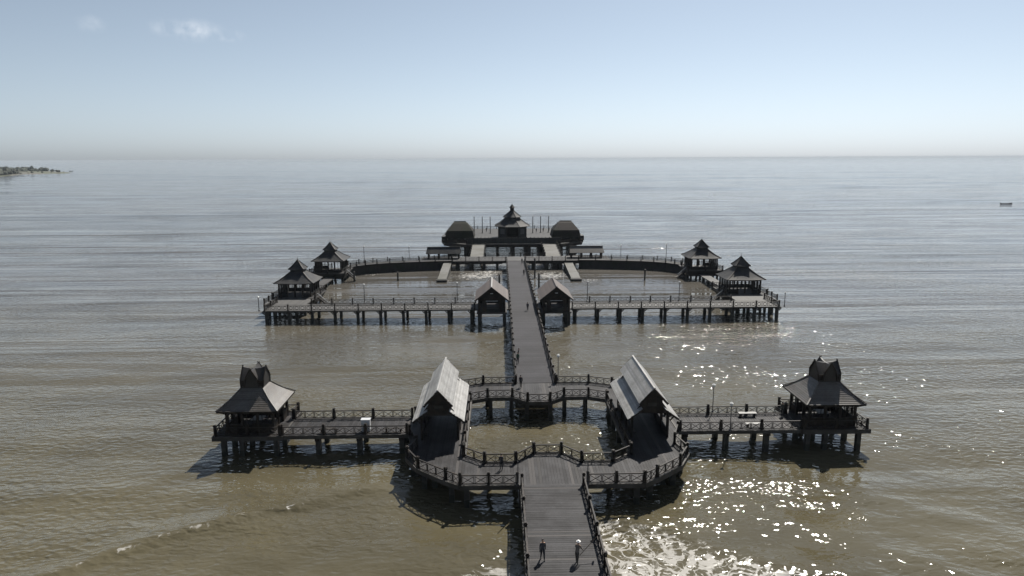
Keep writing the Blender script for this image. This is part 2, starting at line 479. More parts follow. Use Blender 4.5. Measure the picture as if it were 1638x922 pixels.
    t.links.new(wv.outputs['Color'], wadd.inputs[0]); wadd.inputs[1].default_value = (2.2, 1.5, 0); t.links.new(g.outputs['Position'], wadd.inputs[2])
    def ridged(scale, dist):
        n = N(t, 'ShaderNodeTexNoise', Scale=scale, Detail=4.0, Roughness=0.5, Distortion=dist)
        t.links.new(wadd.outputs[0], n.inputs['Vector'])
        a_ = math_('ABSOLUTE', math_('SUBTRACT', math_('MULTIPLY', n.outputs['Fac'], 2.0), 1.0), 0.0)
        return mrange(a_, 0.16, 0.0)
    lace = math_('MAXIMUM', ridged(0.35, 1.2), math_('MULTIPLY', ridged(1.0, 0.8), 0.8))
    blobs = mrange(noise((1, 1, 1), 0.9, 7, 0.7), 0.40, 0.66)
    cover = math_('ADD', math_('MULTIPLY', lace, 0.72), math_('MULTIPLY', blobs, 0.45))
    ff = mrange(math_('ADD', cover, fa.outputs['Fac']), 1.0, 1.55)
    ff = math_('MULTIPLY', ff, mrange(fa.outputs['Fac'], 0.05, 0.3))
    ff = math_('MULTIPLY', ff, 0.8)
    mf = N(t, 'ShaderNodeMix', data_type='RGBA')
    t.links.new(ff, mf.inputs['Factor']); t.links.new(vs1.outputs[0], mf.inputs['A']); mf.inputs['B'].default_value = (0.29, 0.28, 0.26, 1)
    t.links.new(mf.outputs['Result'], b.inputs['Base Color'])
    b.inputs['IOR'].default_value = 1.33
    t.links.new(mrange(ff, 0, 1, 0.05, 0.7), b.inputs['Roughness'])
    # chop and ripples
    patch = mrange(noise((0.5, 1, 1), 0.045, 3), 0.36, 0.64, 0.42, 1.3)
    h1 = math_('MULTIPLY', noise((0.45, 1, 1), 0.42, 2, 0.5, 0.4), 0.12)
    h2 = math_('MULTIPLY', noise((0.6, 1, 1), 1.6, 1.2, 0.5, 0.3), 0.21)
    h3 = math_('MULTIPLY', noise((0.8, 1, 1), 4.2, 0.6, 0.5), 0.027)
    hh = math_('ADD', math_('ADD', h1, math_('MULTIPLY', h2, patch)), math_('MULTIPLY', h3, patch))
    ca = N(t, 'ShaderNodeAttribute', attribute_name='chop')
    hh = math_('MULTIPLY', hh, ca.outputs['Fac'])
    h4 = math_('MULTIPLY', noise((0.06, 1, 1), 0.06, 3, 0.55, 0.5), 2.0)
    hh = math_('ADD', hh, h4)
    bp = N(t, 'ShaderNodeBump', Strength=1.0, Distance=1.0)
    t.links.new(hh, bp.inputs['Height'])
    t.links.new(bp.outputs[0], b.inputs['Normal'])
    me.materials.append(m)
    o = obj('sea', me)
    o['kind'] = 'structure'
    o['label'] = 'silty brown sea stretching to the horizon'
sea()

# ------------------------------------------------------------------ headland far left
def headland():
    # waterline from the low sandy tip back towards the left, world metres
    shore = [(-1146, 1885), (-1158, 1800), (-1150, 1720), (-1120, 1620), (-1075, 1530), (-1045, 1470), (-1040, 1380), (-1070, 1250), (-1150, 1120), (-1300, 1000), (-1700, 850)]
    back = [(-2700, 1100), (-3200, 2000), (-3100, 2650), (-2600, 2760), (-2050, 2700), (-1700, 2500), (-1450, 2250), (-1260, 2020), (-1170, 1920)]
    poly = shore + back
    cx, cy = -1700, 1850
    n = len(poly); v = []; f = []
    levels = [(1.0, -1.5), (0.985, 0.5), (0.955, 1.8), (0.9, 3.0), (0.6, 5.0), (0.3, 7.0)]
    for s, z in levels:
        for i, (x, y) in enumerate(poly):
            jx = random.uniform(-4, 4) if s < 1 else 0
            v.append((cx + (x - cx) * s + jx, cy + (y - cy) * s + jx, z))
    for k in range(len(levels) - 1):
        for i in range(n):
            j = (i + 1) % n
            f.append((k * n + i, k * n + j, (k + 1) * n + j, (k + 1) * n + i))
    f.append(tuple((len(levels) - 1) * n + i for i in range(n)))
    sand = mat('headland_ground', (0.085, 0.078, 0.065), 0.9, 0.2, nscale=0.02, tint=(0.07, 0.08, 0.045), tscale=0.01)
    me = mesh_from('headland', v, f, sand)
    bm = bmesh.new(); bm.from_mesh(me); bmesh.ops.recalc_face_normals(bm, faces=bm.faces); bm.to_mesh(me); bm.free()
    o = obj('headland', me); o['kind'] = 'structure'
    o['label'] = 'low far headland with a sandy edge'
    # the wood on it reads as one mass
    leaf = mat('far_wood_foliage', (0.02, 0.028, 0.017), 0.8, 0.35, nscale=0.15, tint=(0.027, 0.03, 0.017), tscale=0.03)
    mb = MB()
    def inside(x, y, s=0.99):
        px, py = cx + (x - cx) / s, cy + (y - cy) / s
        c = False
        for i in range(n):
            (x1, y1), (x2, y2) = poly[i], poly[(i + 1) % n]
            if (y1 > py) != (y2 > py) and px < (x2 - x1) * (py - y1) / (y2 - y1) + x1:
                c = not c
        return c
    cnt = 0
    while cnt < 2600:
        x, y = random.uniform(-2300, -1060), random.uniform(1250, 2600)
        if not inside(x, y):
            continue
        tip = max(0.0, (y - 1500) / 400) if x > -1300 else 0
        h = random.uniform(4, 10) * (0.45 if tip > .45 else 1.0)
        if tip > .5 and random.random() < .6:
            continue
        if random.random() < .12:
            h *= 1.5
        rad = h * random.uniform(.55, .95)
        zb = 2.2
        for q in range(3):
            ox, oy = random.uniform(-rad, rad) * .7, random.uniform(-rad, rad) * .7
            rr = rad * random.uniform(.5, .85); hh = h * random.uniform(.7, 1.05)
            prof = [(rr * .35, zb), (rr, zb + hh * .35), (rr * .85, zb + hh * .7), (rr * .3, zb + hh)]
            mb.lathe([(a * random.uniform(.85, 1.15), z_ * random.uniform(.95, 1.05)) for a, z_ in prof], 6, (x + ox, y + oy), random.random())
        cnt += 1
    w = obj('far_wood', mb.mesh('far_wood', leaf)); w['kind'] = 'stuff'
    w['label'] = 'dark green far-off wood covering the headland'; w['category'] = 'wood'
headland()

# ------------------------------------------------------------------ railings
def post_mesh():
    mb = MB()
    mb.box((0, 0, 0.58), (0.24, 0.24, 1.16)).box((0, 0, 1.19), (0.33, 0.33, 0.07)).box((0, 0, 1.26), (0.22, 0.22, 0.08)).box((0, 0, 0.09), (0.30, 0.30, 0.18))
    return mb.mesh('railing_post', 'dark')
POST = post_mesh()
def xpanel_mesh():
    mb = MB()
    t = 0.055
    for x in (0.05, 0.95):
        mb.box((x, 0, 0.51), (0.05, t, 0.66))
    mb.bar((0.08, 0, 0.2), (0.92, 0, 0.82), 0.045, 0.05)
    mb.bar((0.08, 0.004, 0.82), (0.92, 0.004, 0.2), 0.04, 0.05)
    return mb.mesh('cross_panel', 'dark')
XP = xpanel_mesh()
def opanel_mesh():                          # bars and open circles, one bay of unit length
    mb = MB()
    n = 4
    for i in range(n):
        cx = (i + .5) / n
        m = 12
        ro, ri = 0.35, 0.275
        sx = 1 / 4.5                        # bay is about 4.5 m long, so circles stay round
        b = len(mb.v)
        for k in range(m):
            a = 2 * math.pi * k / m
            for rr in (ro, ri):
                for y in (-.03, .03):
                    mb.v.append((cx + rr * sx * math.cos(a), y, 0.53 + rr * math.sin(a)))
        for k in range(m):
            j = (k + 1) % m
            A_, B_ = b + 4 * k, b + 4 * j
            mb.f += [(A_, A_ + 2, B_ + 2, B_), (A_ + 1, B_ + 1, B_ + 3, A_ + 3), (A_, B_, B_ + 1, A_ + 1), (A_ + 2, A_ + 3, B_ + 3, B_ + 2)]
    for i in range(n + 1):
        for dx in (-.012, .012):
            x = min(max(i / n + dx, .01), .99)
            mb.box((x, 0, 0.53), (0.010, .05, 0.66))
    return mb.mesh('circle_panel', 'dark')
OP = opanel_mesh()
def bpanel_mesh():
    mb = MB()
    mb.box((.5, 0, 1.0), (1, .09, .09)).box((.5, 0, .22), (1, .07, .08)).box((.5, 0, .62), (1, .05, .05))
    for i in range(1, 10):
        mb.box((i / 10, 0, .6), (.018, .045, .72))
    return mb.mesh('baluster_panel', 'dark')
BP = bpanel_mesh()

def railing(label, pts, style='X', spacing=3.4, z=Z, group=None, name='railing'):
    pts = [Vector((p[0], p[1], p[2] if len(p) > 2 else z)) for p in pts]
    root = thing(name, label, 'railing', pts[0], 0, group or 'pier railings')
    o0 = pts[0]
    nodes = [pts[0]]
    for a, b in zip(pts, pts[1:]):
        L = (b - a).length
        n = max(1, round(L / spacing))
        for i in range(1, n + 1):
            nodes.append(a.lerp(b, i / n))
    closed = (nodes[0] - nodes[-1]).length < 0.05
    for i, p in enumerate(nodes):
        if closed and i == len(nodes) - 1:
            break
        nx = nodes[min(i + 1, len(nodes) - 1)] - nodes[max(i - 1, 0)]
        po = obj('post', POST, root, p - o0)
        po.rotation_euler = (random.gauss(0, .014), random.gauss(0, .014), math.atan2(nx.y, nx.x) + random.gauss(0, .02))
    for a, b in zip(nodes, nodes[1:]):
        d = b - a; L = d.length; rz = math.atan2(d.y, d.x)
        la, lb = a - o0, b - o0
        up = Vector((0, 0, 1))
        if style in 'XO':
            rm = 'dark'
            beam('top_rail', root, la + up * .97, lb + up * .97, .13, .10, rm)
            beam('bottom_rail', root, la + up * .15, lb + up * .15, .10, .08, rm)
        if style == 'X':
            if L < .5:
                continue
            n = max(1, round((L - .25) / 1.05)); w = (L - .25) / n
            for i in range(n):
                q = obj('cross_panel', XP, root, la + d * ((.125 + i * w) / L), rz)
                q.scale = (w, 1, 1)
        elif style == 'O':
            q = obj('circle_panel', OP, root, la, rz); q.scale = (L, 1, 1)
        else:
            q = obj('baluster_panel', BP, root, la, rz); q.scale = (L, 1, 1)
    return root

# ------------------------------------------------------------------ decks
def plank_strip_intervals(poly, x):
    ys = []
    n = len(poly)
    for i in range(n):
        (x1, y1), (x2, y2) = poly[i], poly[(i + 1) % n]
        if (x1 > x) != (x2 > x):
            ys.append(y1 + (y2 - y1) * (x - x1) / (x2 - x1))
    return sorted(ys)

def pile(parent, x, y, top, w=.5, z0=-1.6, m='pile', name='pile'):
    B(name, parent, (x, y, (top + z0) / 2), (w, w, top - z0), m)

# near bridge (the one the two people walk on)
nb = thing('footbridge', 'plank footbridge with two people at the shore end of the pier', 'footbridge', (0, 0, 0))
y = 20.0
while y < 59.15:
    B('plank', nb, (random.uniform(-.015, .015), y + .15, Z - .04 + random.uniform(-.006, .006)), (5.9, .278, .08), plank_kind(), random.uniform(-.001, .001))
    y += .3
for x in (-2.98, 2.98):
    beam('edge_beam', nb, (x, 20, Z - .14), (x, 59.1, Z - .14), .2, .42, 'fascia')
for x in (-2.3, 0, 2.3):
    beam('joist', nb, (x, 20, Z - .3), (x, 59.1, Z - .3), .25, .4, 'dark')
for y in np.arange(24.5, 58, 4.4):
    for x in (-2.6, 2.6):
        pile(nb, x, y, Z - .3)
    beam('cross_beam', nb, (-2.9, y, Z - .62), (2.9, y, Z - .62), .3, .24, 'dark')

# ring platform around the lagoon
half_out = [(2.9, 59.2), (8.7, 59.2), (10.2, 60.3), (13.1, 62.9), (14.5, 65.5), (13.9, 68.3), (15.0, 71.5), (15.0, 76.6), (13.9, 79.5), (14.5, 82.0), (13.1, 84.7), (10.2, 87.3), (7.2, 88.6), (2.7, 88.6)]
OUT = half_out + mirror(reversed(half_out), -1)
half_in = [(1.45, 66.2), (3.3, 64.1), (6.4, 64.1), (8.5, 65.9), (8.5, 82.0), (6.4, 83.0), (3.3, 83.0), (1.45, 81.3)]
INN = half_in + mirror(reversed(half_in), -1)
rp = thing('ring_platform', 'ring-shaped plank platform around the near square lagoon', 'platform')
w = .3
x = -15.0
while x < 14.99:
    a, b = x + .006, min(x + w, 15) - .006
    Ia = plank_strip_intervals(OUT, a + 1e-4), plank_strip_intervals(INN, a + 1e-4)
    Ib = plank_strip_intervals(OUT, b - 1e-4), plank_strip_intervals(INN, b - 1e-4)
    ya = [Ia[0][0]] + Ia[1] + [Ia[0][-1]] if len(Ia[0]) >= 2 else []
    yb = [Ib[0][0]] + Ib[1] + [Ib[0][-1]] if len(Ib[0]) >= 2 else []
    if len(Ia[0]) == 4: ya = Ia[0][:2] + Ia[0][2:]
    if len(Ib[0]) == 4: yb = Ib[0][:2] + Ib[0][2:]
    if len(ya) != len(yb):
        mid = (a + b) / 2
        Im = plank_strip_intervals(OUT, mid), plank_strip_intervals(INN, mid)
        ya = yb = Im[0] if len(Im[0]) == 4 else [Im[0][0]] + Im[1] + [Im[0][-1]]
    if len(ya) == len(yb) and len(ya) in (2, 4):
        for k in range(0, len(ya), 2):
            z1 = Z + random.uniform(-.006, .006); z0 = z1 - .08
            v = [(a, ya[k], z0), (b, yb[k], z0), (b, yb[k + 1], z0), (a, ya[k + 1], z0), (a, ya[k], z1), (b, yb[k], z1), (b, yb[k + 1], z1), (a, ya[k + 1], z1)]
            if ya[k + 1] - ya[k] < .1 or yb[k + 1] - yb[k] < .1:
                continue
            obj('plank', mesh_from('ring_plank', v, [(0, 3, 2, 1), (4, 5, 6, 7), (0, 1, 5, 4), (1, 2, 6, 5), (2, 3, 7, 6), (3, 0, 4, 7)], plank_kind()), rp)
    x += w
for poly, nm in ((OUT, 'edge_beam'), (INN, 'edge_beam')):
    for i in range(len(poly)):
        a, b = poly[i], poly[(i + 1) % len(poly)]
        if abs(a[1] - b[1]) < .01 and abs(a[0] + b[0]) < .01 and poly is OUT:
            continue
        beam(nm, rp, (*a, Z - .17), (*b, Z - .17), .22, .46, 'fascia')
for i in range(len(half_out) - 1):
    (xa, ya), (xb, yb) = half_out[i], half_out[i + 1]
    for s in (-1, 1):
        pile(rp, s * (xa - .6 if xa > 4 else xa), ya + (.9 if ya < 70 else -.9), Z - .1, .5)
for s in (-1, 1):
    for (px, py) in ((8.9, 66.5), (8.9, 70.5), (8.9, 74.5), (8.9, 78.5), (8.9, 81.5), (6.0, 63.6), (3.4, 63.6), (1.5, 65.6), (6.1, 83.5), (3.4, 83.5), (1.5, 82.0), (11.5, 64), (11.5, 84), (11.5, 74)):
        pile(rp, s * px, py, Z - .1, .5)
    for py in (68, 72, 76, 80):
        beam('cross_beam', rp, (s * 8.6, py, Z - .28), (s * 13.9, py, Z - .28), .28, .38, 'dark')
for py in (61.0, 63.0, 84.5, 87):
    beam('cross_beam', rp, (-10, py, Z - .28), (10, py, Z - .28), .28, .38, 'dark')

# side walkways of the near ring
def near_walk(s):
    wk = thing('walkway', f'plank walkway from the ring platform to the {"left" if s < 0 else "right"} square pavilion' + (', white cabinet on it' if s < 0 else ', two pale benches on it'), 'walkway', (0, 0, 0), 0, 'near side walkways')
    x = 15.06
    while x < 29.1:
        B('plank', wk, (s * (x + .15), 74.05 + random.uniform(-.02, .02), Z - .04 + random.uniform(-.008, .008)), (.272, 5.0, .08), plank_kind())
        x += .3
    for yy in (71.5, 76.6):
        beam('edge_beam', wk, (s * 15.1, yy, Z - .17), (s * 29.2, yy, Z - .17), .2, .4, 'fascia')
    for yy in (72.7, 75.4):
        beam('joist', wk, (s * 15.1, yy, Z - .3), (s * 29.2, yy, Z - .3), .24, .4, 'dark')
    for xx in (15.9, 20.6, 25.2):
        for yy in (72.2, 75.9):
            pile(wk, s * xx, yy, Z - .5, .55)
        beam('cross_beam', wk, (s * xx, 71.6, Z - .62), (s * xx, 76.5, Z - .62), .5, .26, 'dark')
    return wk
near_walk(-1); near_walk(1)

RX = 'railings of the near ring and its walkways'
for s in (-1, 1):
    L = SIDE[s]
    railing(f'cross-braced railing on the {L} edge of the shore footbridge', [(s * 2.88, 20), (s * 2.88, 59.0)], 'X', 4.4, group=RX)
    railing(f'cross-braced railing round the front {L} outer corner of the ring platform', mirror([(3.3, 59.35), (8.65, 59.35), (10.1, 60.5), (13.0, 63.0), (14.35, 65.5), (13.75, 68.3), (14.85, 71.3)], s), 'X', 3.2, group=RX)
    railing(f'cross-braced railing round the back {L} outer corner of the ring platform', mirror([(2.75, 88.4), (7.15, 88.4), (10.1, 87.1), (13.0, 84.5), (14.35, 82.0), (13.75, 79.5), (14.85, 76.8)], s), 'X', 4.2, group=RX)
    railing(f'cross-braced railing on the {L} side of the lagoon, beside the gabled hall', mirror([(8.65, 66.2), (8.65, 81.7)], s), 'X', 3.2, group=RX)
    railing(f'cross-braced railing on the near edge of the {L} plank walkway', mirror([(15.2, 71.65), (29.0, 71.65)], s), 'X', 4.6, group=RX)
    railing(f'cross-braced railing on the seaward edge of the {L} plank walkway', mirror([(15.2, 76.45), (29.0, 76.45)], s), 'X', 4.6, group=RX)
railing('zigzag cross-braced railing along the near edge of the lagoon', mirror([(8.65, 65.75), (6.45, 63.95), (3.3, 63.95), (1.42, 66.05), (-1.42, 66.05), (-3.3, 63.95), (-6.45, 63.95), (-8.65, 65.75)], -1), 'X', 3.2, group=RX)
railing('zigzag cross-braced railing along the seaward edge of the lagoon', mirror([(8.65, 82.1), (6.45, 83.15), (3.3, 83.15), (1.42, 81.45), (-1.42, 81.45), (-3.3, 83.15), (-6.45, 83.15), (-8.65, 82.1)], -1), 'X', 3.2, group=RX)

# ------------------------------------------------------------------ gabled halls on the ring
def slab(p, th):
    """quad p0..p3 thickened downwards along its normal"""
    p = [Vector(q) for q in p]
    n = (p[1] - p[0]).cross(p[2] - p[0]).normalized()
    if n.z < 0:
        n = -n
    v = p + [q - n * th for q in p]
    return v, [(0, 1, 2, 3), (7, 6, 5, 4), (0, 4, 5, 1), (1, 5, 6, 2), (2, 6, 7, 3), (3, 7, 4, 0)]

def boards_on_slope(parent, a0, a1, b0, b1, n, m, lap=.03, th=.045):
    """boards laid along the slope's length: edge a (low) a0-a1, edge b (high) b0-b1"""
    a0, a1, b0, b1 = map(Vector, (a0, a1, b0, b1))
    nn = (a1 - a0).cross(b0 - a0).normalized()
    if nn.z < 0:
        nn = -nn
    for i in range(n):
        t0, t1 = i / n, min(1.0, (i + 1.12) / n)
        e = random.uniform(-.09, .09); lap_ = lap * random.uniform(.5, 1.6)
        d = (a1 - a0).normalized() * e
        lo = nn * (th + lap_)
        hi = nn * th
        v, f = slab([a0.lerp(b0, t0) + lo + d, a1.lerp(b1, t0) + lo + d, a1.lerp(b1, t1) + hi + d, a0.lerp(b0, t1) + hi + d], th)
        obj('roof_board', mesh_from('roof_board', v, f, m), parent)

def gable_hall(s):
    L = SIDE[s]
    cx = 11.4 * s
    h = thing('gabled_hall', f'open timber hall with steep two-tier gabled roof, {L} of the lagoon', 'hall', (cx, 74.2, Z), 0, 'gabled halls on the ring platform')
    y0, y1 = -5.8, 5.8
    rz, ue, uz, sk, skz, ew, ez = 6.1, 1.46, 4.5, 1.15, 3.85, 2.68, 2.75
    # columns
    for yy in (-4.2, -1.4, 1.4, 4.2):
        for xx in (-1.95, 1.95):
            B('column', h, (xx, yy, 1.5), (.26, .26, 3.0), 'dark')
    for xx in (-1.95, 1.95):
        beam('wall_plate', h, (xx, -5.4, 2.98), (xx, 5.4, 2.98), .22, .24, 'dark')
        for yy in (-2.8, 0, 2.8):
            B('low_wall', h, (xx, yy, .45), (.12, 2.5, .9), 'dark')
    for yy in (-4.2, 0, 4.2):
        beam('tie_beam', h, (-1.75, yy, 3.14), (1.75, yy, 3.14), .2, .24, 'dark')
    for xx in (-.95, .95):
        beam('purlin', h, (xx, -5.3, 4.4), (xx, 5.3, 4.4), .16, .2, 'dark')
    # gable walls with a small vent each
    for yy, sg in ((-5.1, -1), (5.1, 1)):
        v = []
        for t in (-.05, .05):
            v += [(-2.0, yy + t, 3.1), (2.0, yy + t, 3.1), (1.1, yy + t, 4.3), (1.1, yy + t, 4.75), (0, yy + t, 5.85), (-1.1, yy + t, 4.75), (-1.1, yy + t, 4.3)]
        n = 7
        f = [tuple(reversed(range(n))), tuple(range(n, 2 * n))] + [(i, (i + 1) % n, n + (i + 1) % n, n + i) for i in range(n)]
        gw = obj('gable_wall', mesh_from('gable_wall', v, f, 'dark'), h)
        B('gable_vent', gw, (0, yy + sg * .09, 4.1), (.9, .06, .36), 'fascia')
    # two-tier roof
    mb = MB()
    for sg in (-1, 1):
        v, f = slab([(sg * ue, y0, uz), (sg * ue, y1, uz), (0, y1, rz), (0, y0, rz)], .06); mb.add(v, f)
    ro = obj('roof', mb.mesh('roof', 'dark'), h)
    for sg in (-1, 1):
        boards_on_slope(ro, (sg * (ue + .05), y0 - .1, uz - .05), (sg * (ue + .05), y1 + .1, uz - .05), (0, y0 - .1, rz + .01), (0, y1 + .1, rz + .01), 11, 'roof')
        beam('barge_board', ro, (sg * (ue + .06), y0 - .08, uz - .13), (0, y0 - .08, rz - .07), .07, .24, 'dark')
        beam('barge_board', ro, (sg * (ue + .06), y1 + .08, uz - .13), (0, y1 + .08, rz - .07), .07, .24, 'dark')
    beam('ridge_cap', ro, (0, y0 - .3, rz + .12), (0, y1 + .3, rz + .12), .2, .1, 'roof')
    for sg in (-1, 1):
        mb = MB()
        v, f = slab([(sg * ew, y0, ez), (sg * ew, y1, ez), (sg * sk, y1, skz), (sg * sk, y0, skz)], .06); mb.add(v, f)
        sr_ = obj('skirt_roof', mb.mesh('skirt_roof', 'dark'), h)
        boards_on_slope(sr_, (sg * (ew + .04), y0 - .1, ez - .04), (sg * (ew + .04), y1 + .1, ez - .04), (sg * sk, y0 - .1, skz), (sg * sk, y1 + .1, skz), 10, 'roof')
        beam('barge_board', sr_, (sg * (ew + .05), y0 - .08, ez - .12), (sg * sk, y0 - .08, skz - .08), .07, .2, 'dark')
        for yy in (-5.0, -4.2, -1.4, 1.4, 4.2):
            beam('bracket', sr_, (sg * 2.0, yy, 2.2), (sg * 2.4, yy, 2.64), .1, .12, 'dark')
    # benches inside
    for yy in (-2.8, 2.8):
        B('bench', h, (-1.6, yy, .42), (.42, 2.3, .08), 'dark')
    B('notice_board', h, (s * .1, 3.2, 1.55), (1.7, .1, 1.3), 'fascia')
gable_hall(-1); gable_hall(1)

# ------------------------------------------------------------------ square pavilions with horned towers
def pavilion(s):
    L = SIDE[s]
    p = thing('square_pavilion', f'square pavilion with hipped roof and horned tower, end of the {L} walkway', 'pavilion', (32.75 * s, 75.1, Z), 0, 'near square pavilions')
    D = 3.75
    y = -D
    while y < D - .05:
        B('plank', p, (0, y + .15, -.04 + random.uniform(-.006, .006)), (2 * D, .28, .08), plank_kind())
        y += .3
    for k in range(4):
        a = k * math.pi / 2
        c, sn = round(math.cos(a)), round(math.sin(a))
        p0 = (D * c - (D + .1) * sn, D * sn + (D + .1) * c, -.2); p1 = (D * c + (D + .1) * sn, D * sn - (D + .1) * c, -.2)
        beam('edge_beam', p, p0, p1, .22, .5, 'fascia')
    for xx in (-2.9, -.9, 2.9):
        for yy in (-3.0, 0, 3.0):
            pile(p, xx, yy, -.3, .5, -4.2)
    for yy in (-3.0, 0, 3.0):
        beam('cross_beam', p, (-3.6, yy, -.55), (3.6, yy, -.55), .3, .3, 'dark')
    E_, ez, T, tz = 3.3, 2.75, 1.2, 4.75
    cw = 2.55
    for xx in (-cw, -cw / 3, cw / 3, cw):
        for yy in (-cw, -cw / 3, cw / 3, cw):
            if max(abs(xx), abs(yy)) < cw - .01:
                continue
            B('column', p, (xx, yy, 1.5), (.24, .24, 3.0), 'dark')
    for k in range(4):
        a = k * math.pi / 2
        R = Matrix.Rotation(a, 3, 'Z')
        beam('wall_plate', p, R @ Vector((-cw - .1, -cw, 3.0)), R @ Vector((cw + .1, -cw, 3.0)), .24, .3, 'dark')
        beam('lattice_rail', p, R @ Vector((-cw, -cw, 2.3)), R @ Vector((cw, -cw, 2.3)), .08, .1, 'dark')
        for i in (-1, 0, 1):
            if R @ Vector((0, -1, 0)) == Vector((0, 0, 0)):
                continue
            inner = (R @ Vector((0, -1, 0))).x * s < -.5 and i == 0      # doorway towards the walkway
            if inner:
                continue
            q = B('low_wall', p, R @ Vector((i * cw * 2 / 3, -cw, .5)), (cw * 2 / 3 - .26, .1, 1.0), 'dark', a)
            B('window_lattice', p, R @ Vector((i * cw * 2 / 3 - .35, -cw, 1.65)), (.06, .06, 1.3), 'dark', a)
            B('window_lattice', p, R @ Vector((i * cw * 2 / 3 + .35, -cw, 1.65)), (.06, .06, 1.3), 'dark', a)
    # roof: slightly hollow hips
    def prof(t):
        return E_ + (T - E_) * t, ez + (tz - ez) * (0.78 * t + 0.22 * t * t)
    NC = 12
    v, f = [], []
    for i in range(NC + 1):
        r, z = prof(i / NC)
        v += [(-r, -r, z - .08), (r, -r, z - .08), (r, r, z - .08), (-r, r, z - .08)]
    for i in range(NC):
        for k in range(4):
            f.append((4 * i + k, 4 * i + (k + 1) % 4, 4 * i + 4 + (k + 1) % 4, 4 * i + 4 + k))
    ro = obj('hipped_roof', mesh_from('hipped_roof', v, f, 'dark'), p)
    for i in range(NC):
        r0, z0 = prof(i / NC); r1, z1 = prof(min(1, (i + 1.1) / NC))
        sl, fc = slab([(-r0 - .03, -r0 - .03, z0 + .035), (r0 + .03, -r0 - .03, z0 + .035), (r1, -r1, z1 + .005), (-r1, -r1, z1 + .005)], .045)
        me = mesh_from('roof_course', sl, fc, 'pavroof')
        for k in range(4):
            obj('roof_board', me, ro, (0, 0, 0), k * math.pi / 2)
    for k in range(4):
        a = k * math.pi / 2
        R = Matrix.Rotation(a, 3, 'Z')
        r0, z0 = prof(0); r1, z1 = prof(.5); r2, z2 = prof(1)
        beam('hip_cap', ro, R @ Vector((-r0 - .1, -r0 - .1, z0 + .08)), R @ Vector((-r1, -r1, z1 + .05)), .14, .1, 'pavroof')
        beam('hip_cap', ro, R @ Vector((-r1, -r1, z1 + .05)), R @ Vector((-r2, -r2, z2 + .06)), .14, .1, 'pavroof')
        beam('eave_board', ro, R @ Vector((-r0 - .02, -r0 - .02, z0 - .06)), R @ Vector((r0 + .02, -r0 - .02, z0 - .06)), .06, .16, 'dark')
        beam('eave_bracket', ro, R @ Vector((-cw, -cw, 2.2)), R @ Vector((-E_ + .15, -E_ + .15, ez - .1)), .12, .14, 'dark')
    # tower: boarded drum, crossed saddle roofs with rising ends
    tw = obj('tower', MB().box((0, 0, 5.0), (2.3, 2.3, 1.2)).mesh('tower', 'dark'), p)
    for k in range(4):
        a = k * math.pi / 2
        for i in range(5):
            B('tower_board', tw, Matrix.Rotation(a, 3, 'Z') @ Vector((0, -1.17, 4.62 + i * .22)), (2.38, .05, .2), 'dark', a)
    for k, (b0, b1, b2, zb, hl) in enumerate(((.80, .60, .07, 4.9, 1.32), (1.24, 1.12, .10, 4.6, 1.24))):
        v, f = [], []
        m_ = 11
        for i in range(m_):
            t = -1 + 2 * i / (m_ - 1)
            dz = .24 * abs(t) ** 2.4
            yy = hl * t
            v += [(-b0, yy * .97, zb), (-b1, yy * 1.03, zb + 1.05), (-b2, yy, 6.72 + dz), (b2, yy, 6.72 + dz), (b1, yy * 1.03, zb + 1.05), (b0, yy * .97, zb)]
        for i in range(m_ - 1):
            for j in range(5):
                f.append((6 * i + j, 6 * i + j + 1, 6 * i + 7 + j, 6 * i + 6 + j))
            f.append((6 * i + 5, 6 * i, 6 * i + 6, 6 * i + 11))
        f.append((5, 4, 3, 2, 1, 0)); f.append(tuple(6 * (m_ - 1) + j for j in range(6)))
        me = mesh_from('saddle_roof', v, f, 'towroof')
        bm = bmesh.new(); bm.from_mesh(me); bmesh.ops.recalc_face_normals(bm, faces=bm.faces); bm.to_mesh(me); bm.free()
        obj('saddle_roof', me, tw, (0, 0, .003 * k), k * math.pi / 2)
    for k in range(4):
        R = Matrix.Rotation(k * math.pi / 2, 3, 'Z')
        mb = MB()
        for sx in (-1, 1):
            mb.bar(R @ Vector((sx * .02, -1.24 - .1 * (1 - k % 2), 6.85)), R @ Vector((-sx * .12, -1.3 - .1 * (1 - k % 2), 7.1)), .07, .09)
        obj('horn', mb.mesh('horn', 'dark'), tw)
        w0, w1, y0_, y1_, z0_ = (.82, .62, -1.31, -1.39, 4.9) if k % 2 == 0 else (1.26, 1.14, -1.23, -1.31, 4.62)
        for sx in (-1, 1):
            beam('barge_board', tw, R @ Vector((sx * w0, y0_, z0_)), R @ Vector((sx * w1, y1_, z0_ + 1.08)), .07, .14, 'dark')
            beam('barge_board', tw, R @ Vector((sx * w1, y1_, z0_ + 1.05)), R @ Vector((0, y1_, 7.0)), .07, .14, 'dark')
    # table and benches inside
    B('table', p, (0, 0, .74), (1.3, 1.3, .08), 'stone')
    B('table_leg', p, (0, 0, .35), (.3, .3, .7), 'dark')
    for yy in (-1.1, 1.1):
        B('bench', p, (0, yy, .42), (1.4, .4, .09), 'dark')
pavilion(-1); pavilion(1)
for s in (-1, 1):
    railing(f'cross-braced railing round the deck of the {SIDE[s]} square pavilion', mirror([(29.2, 71.55), (36.3, 71.55), (36.3, 78.65), (29.2, 78.65), (29.2, 76.6)], s), 'X', 3.6, group=RX)

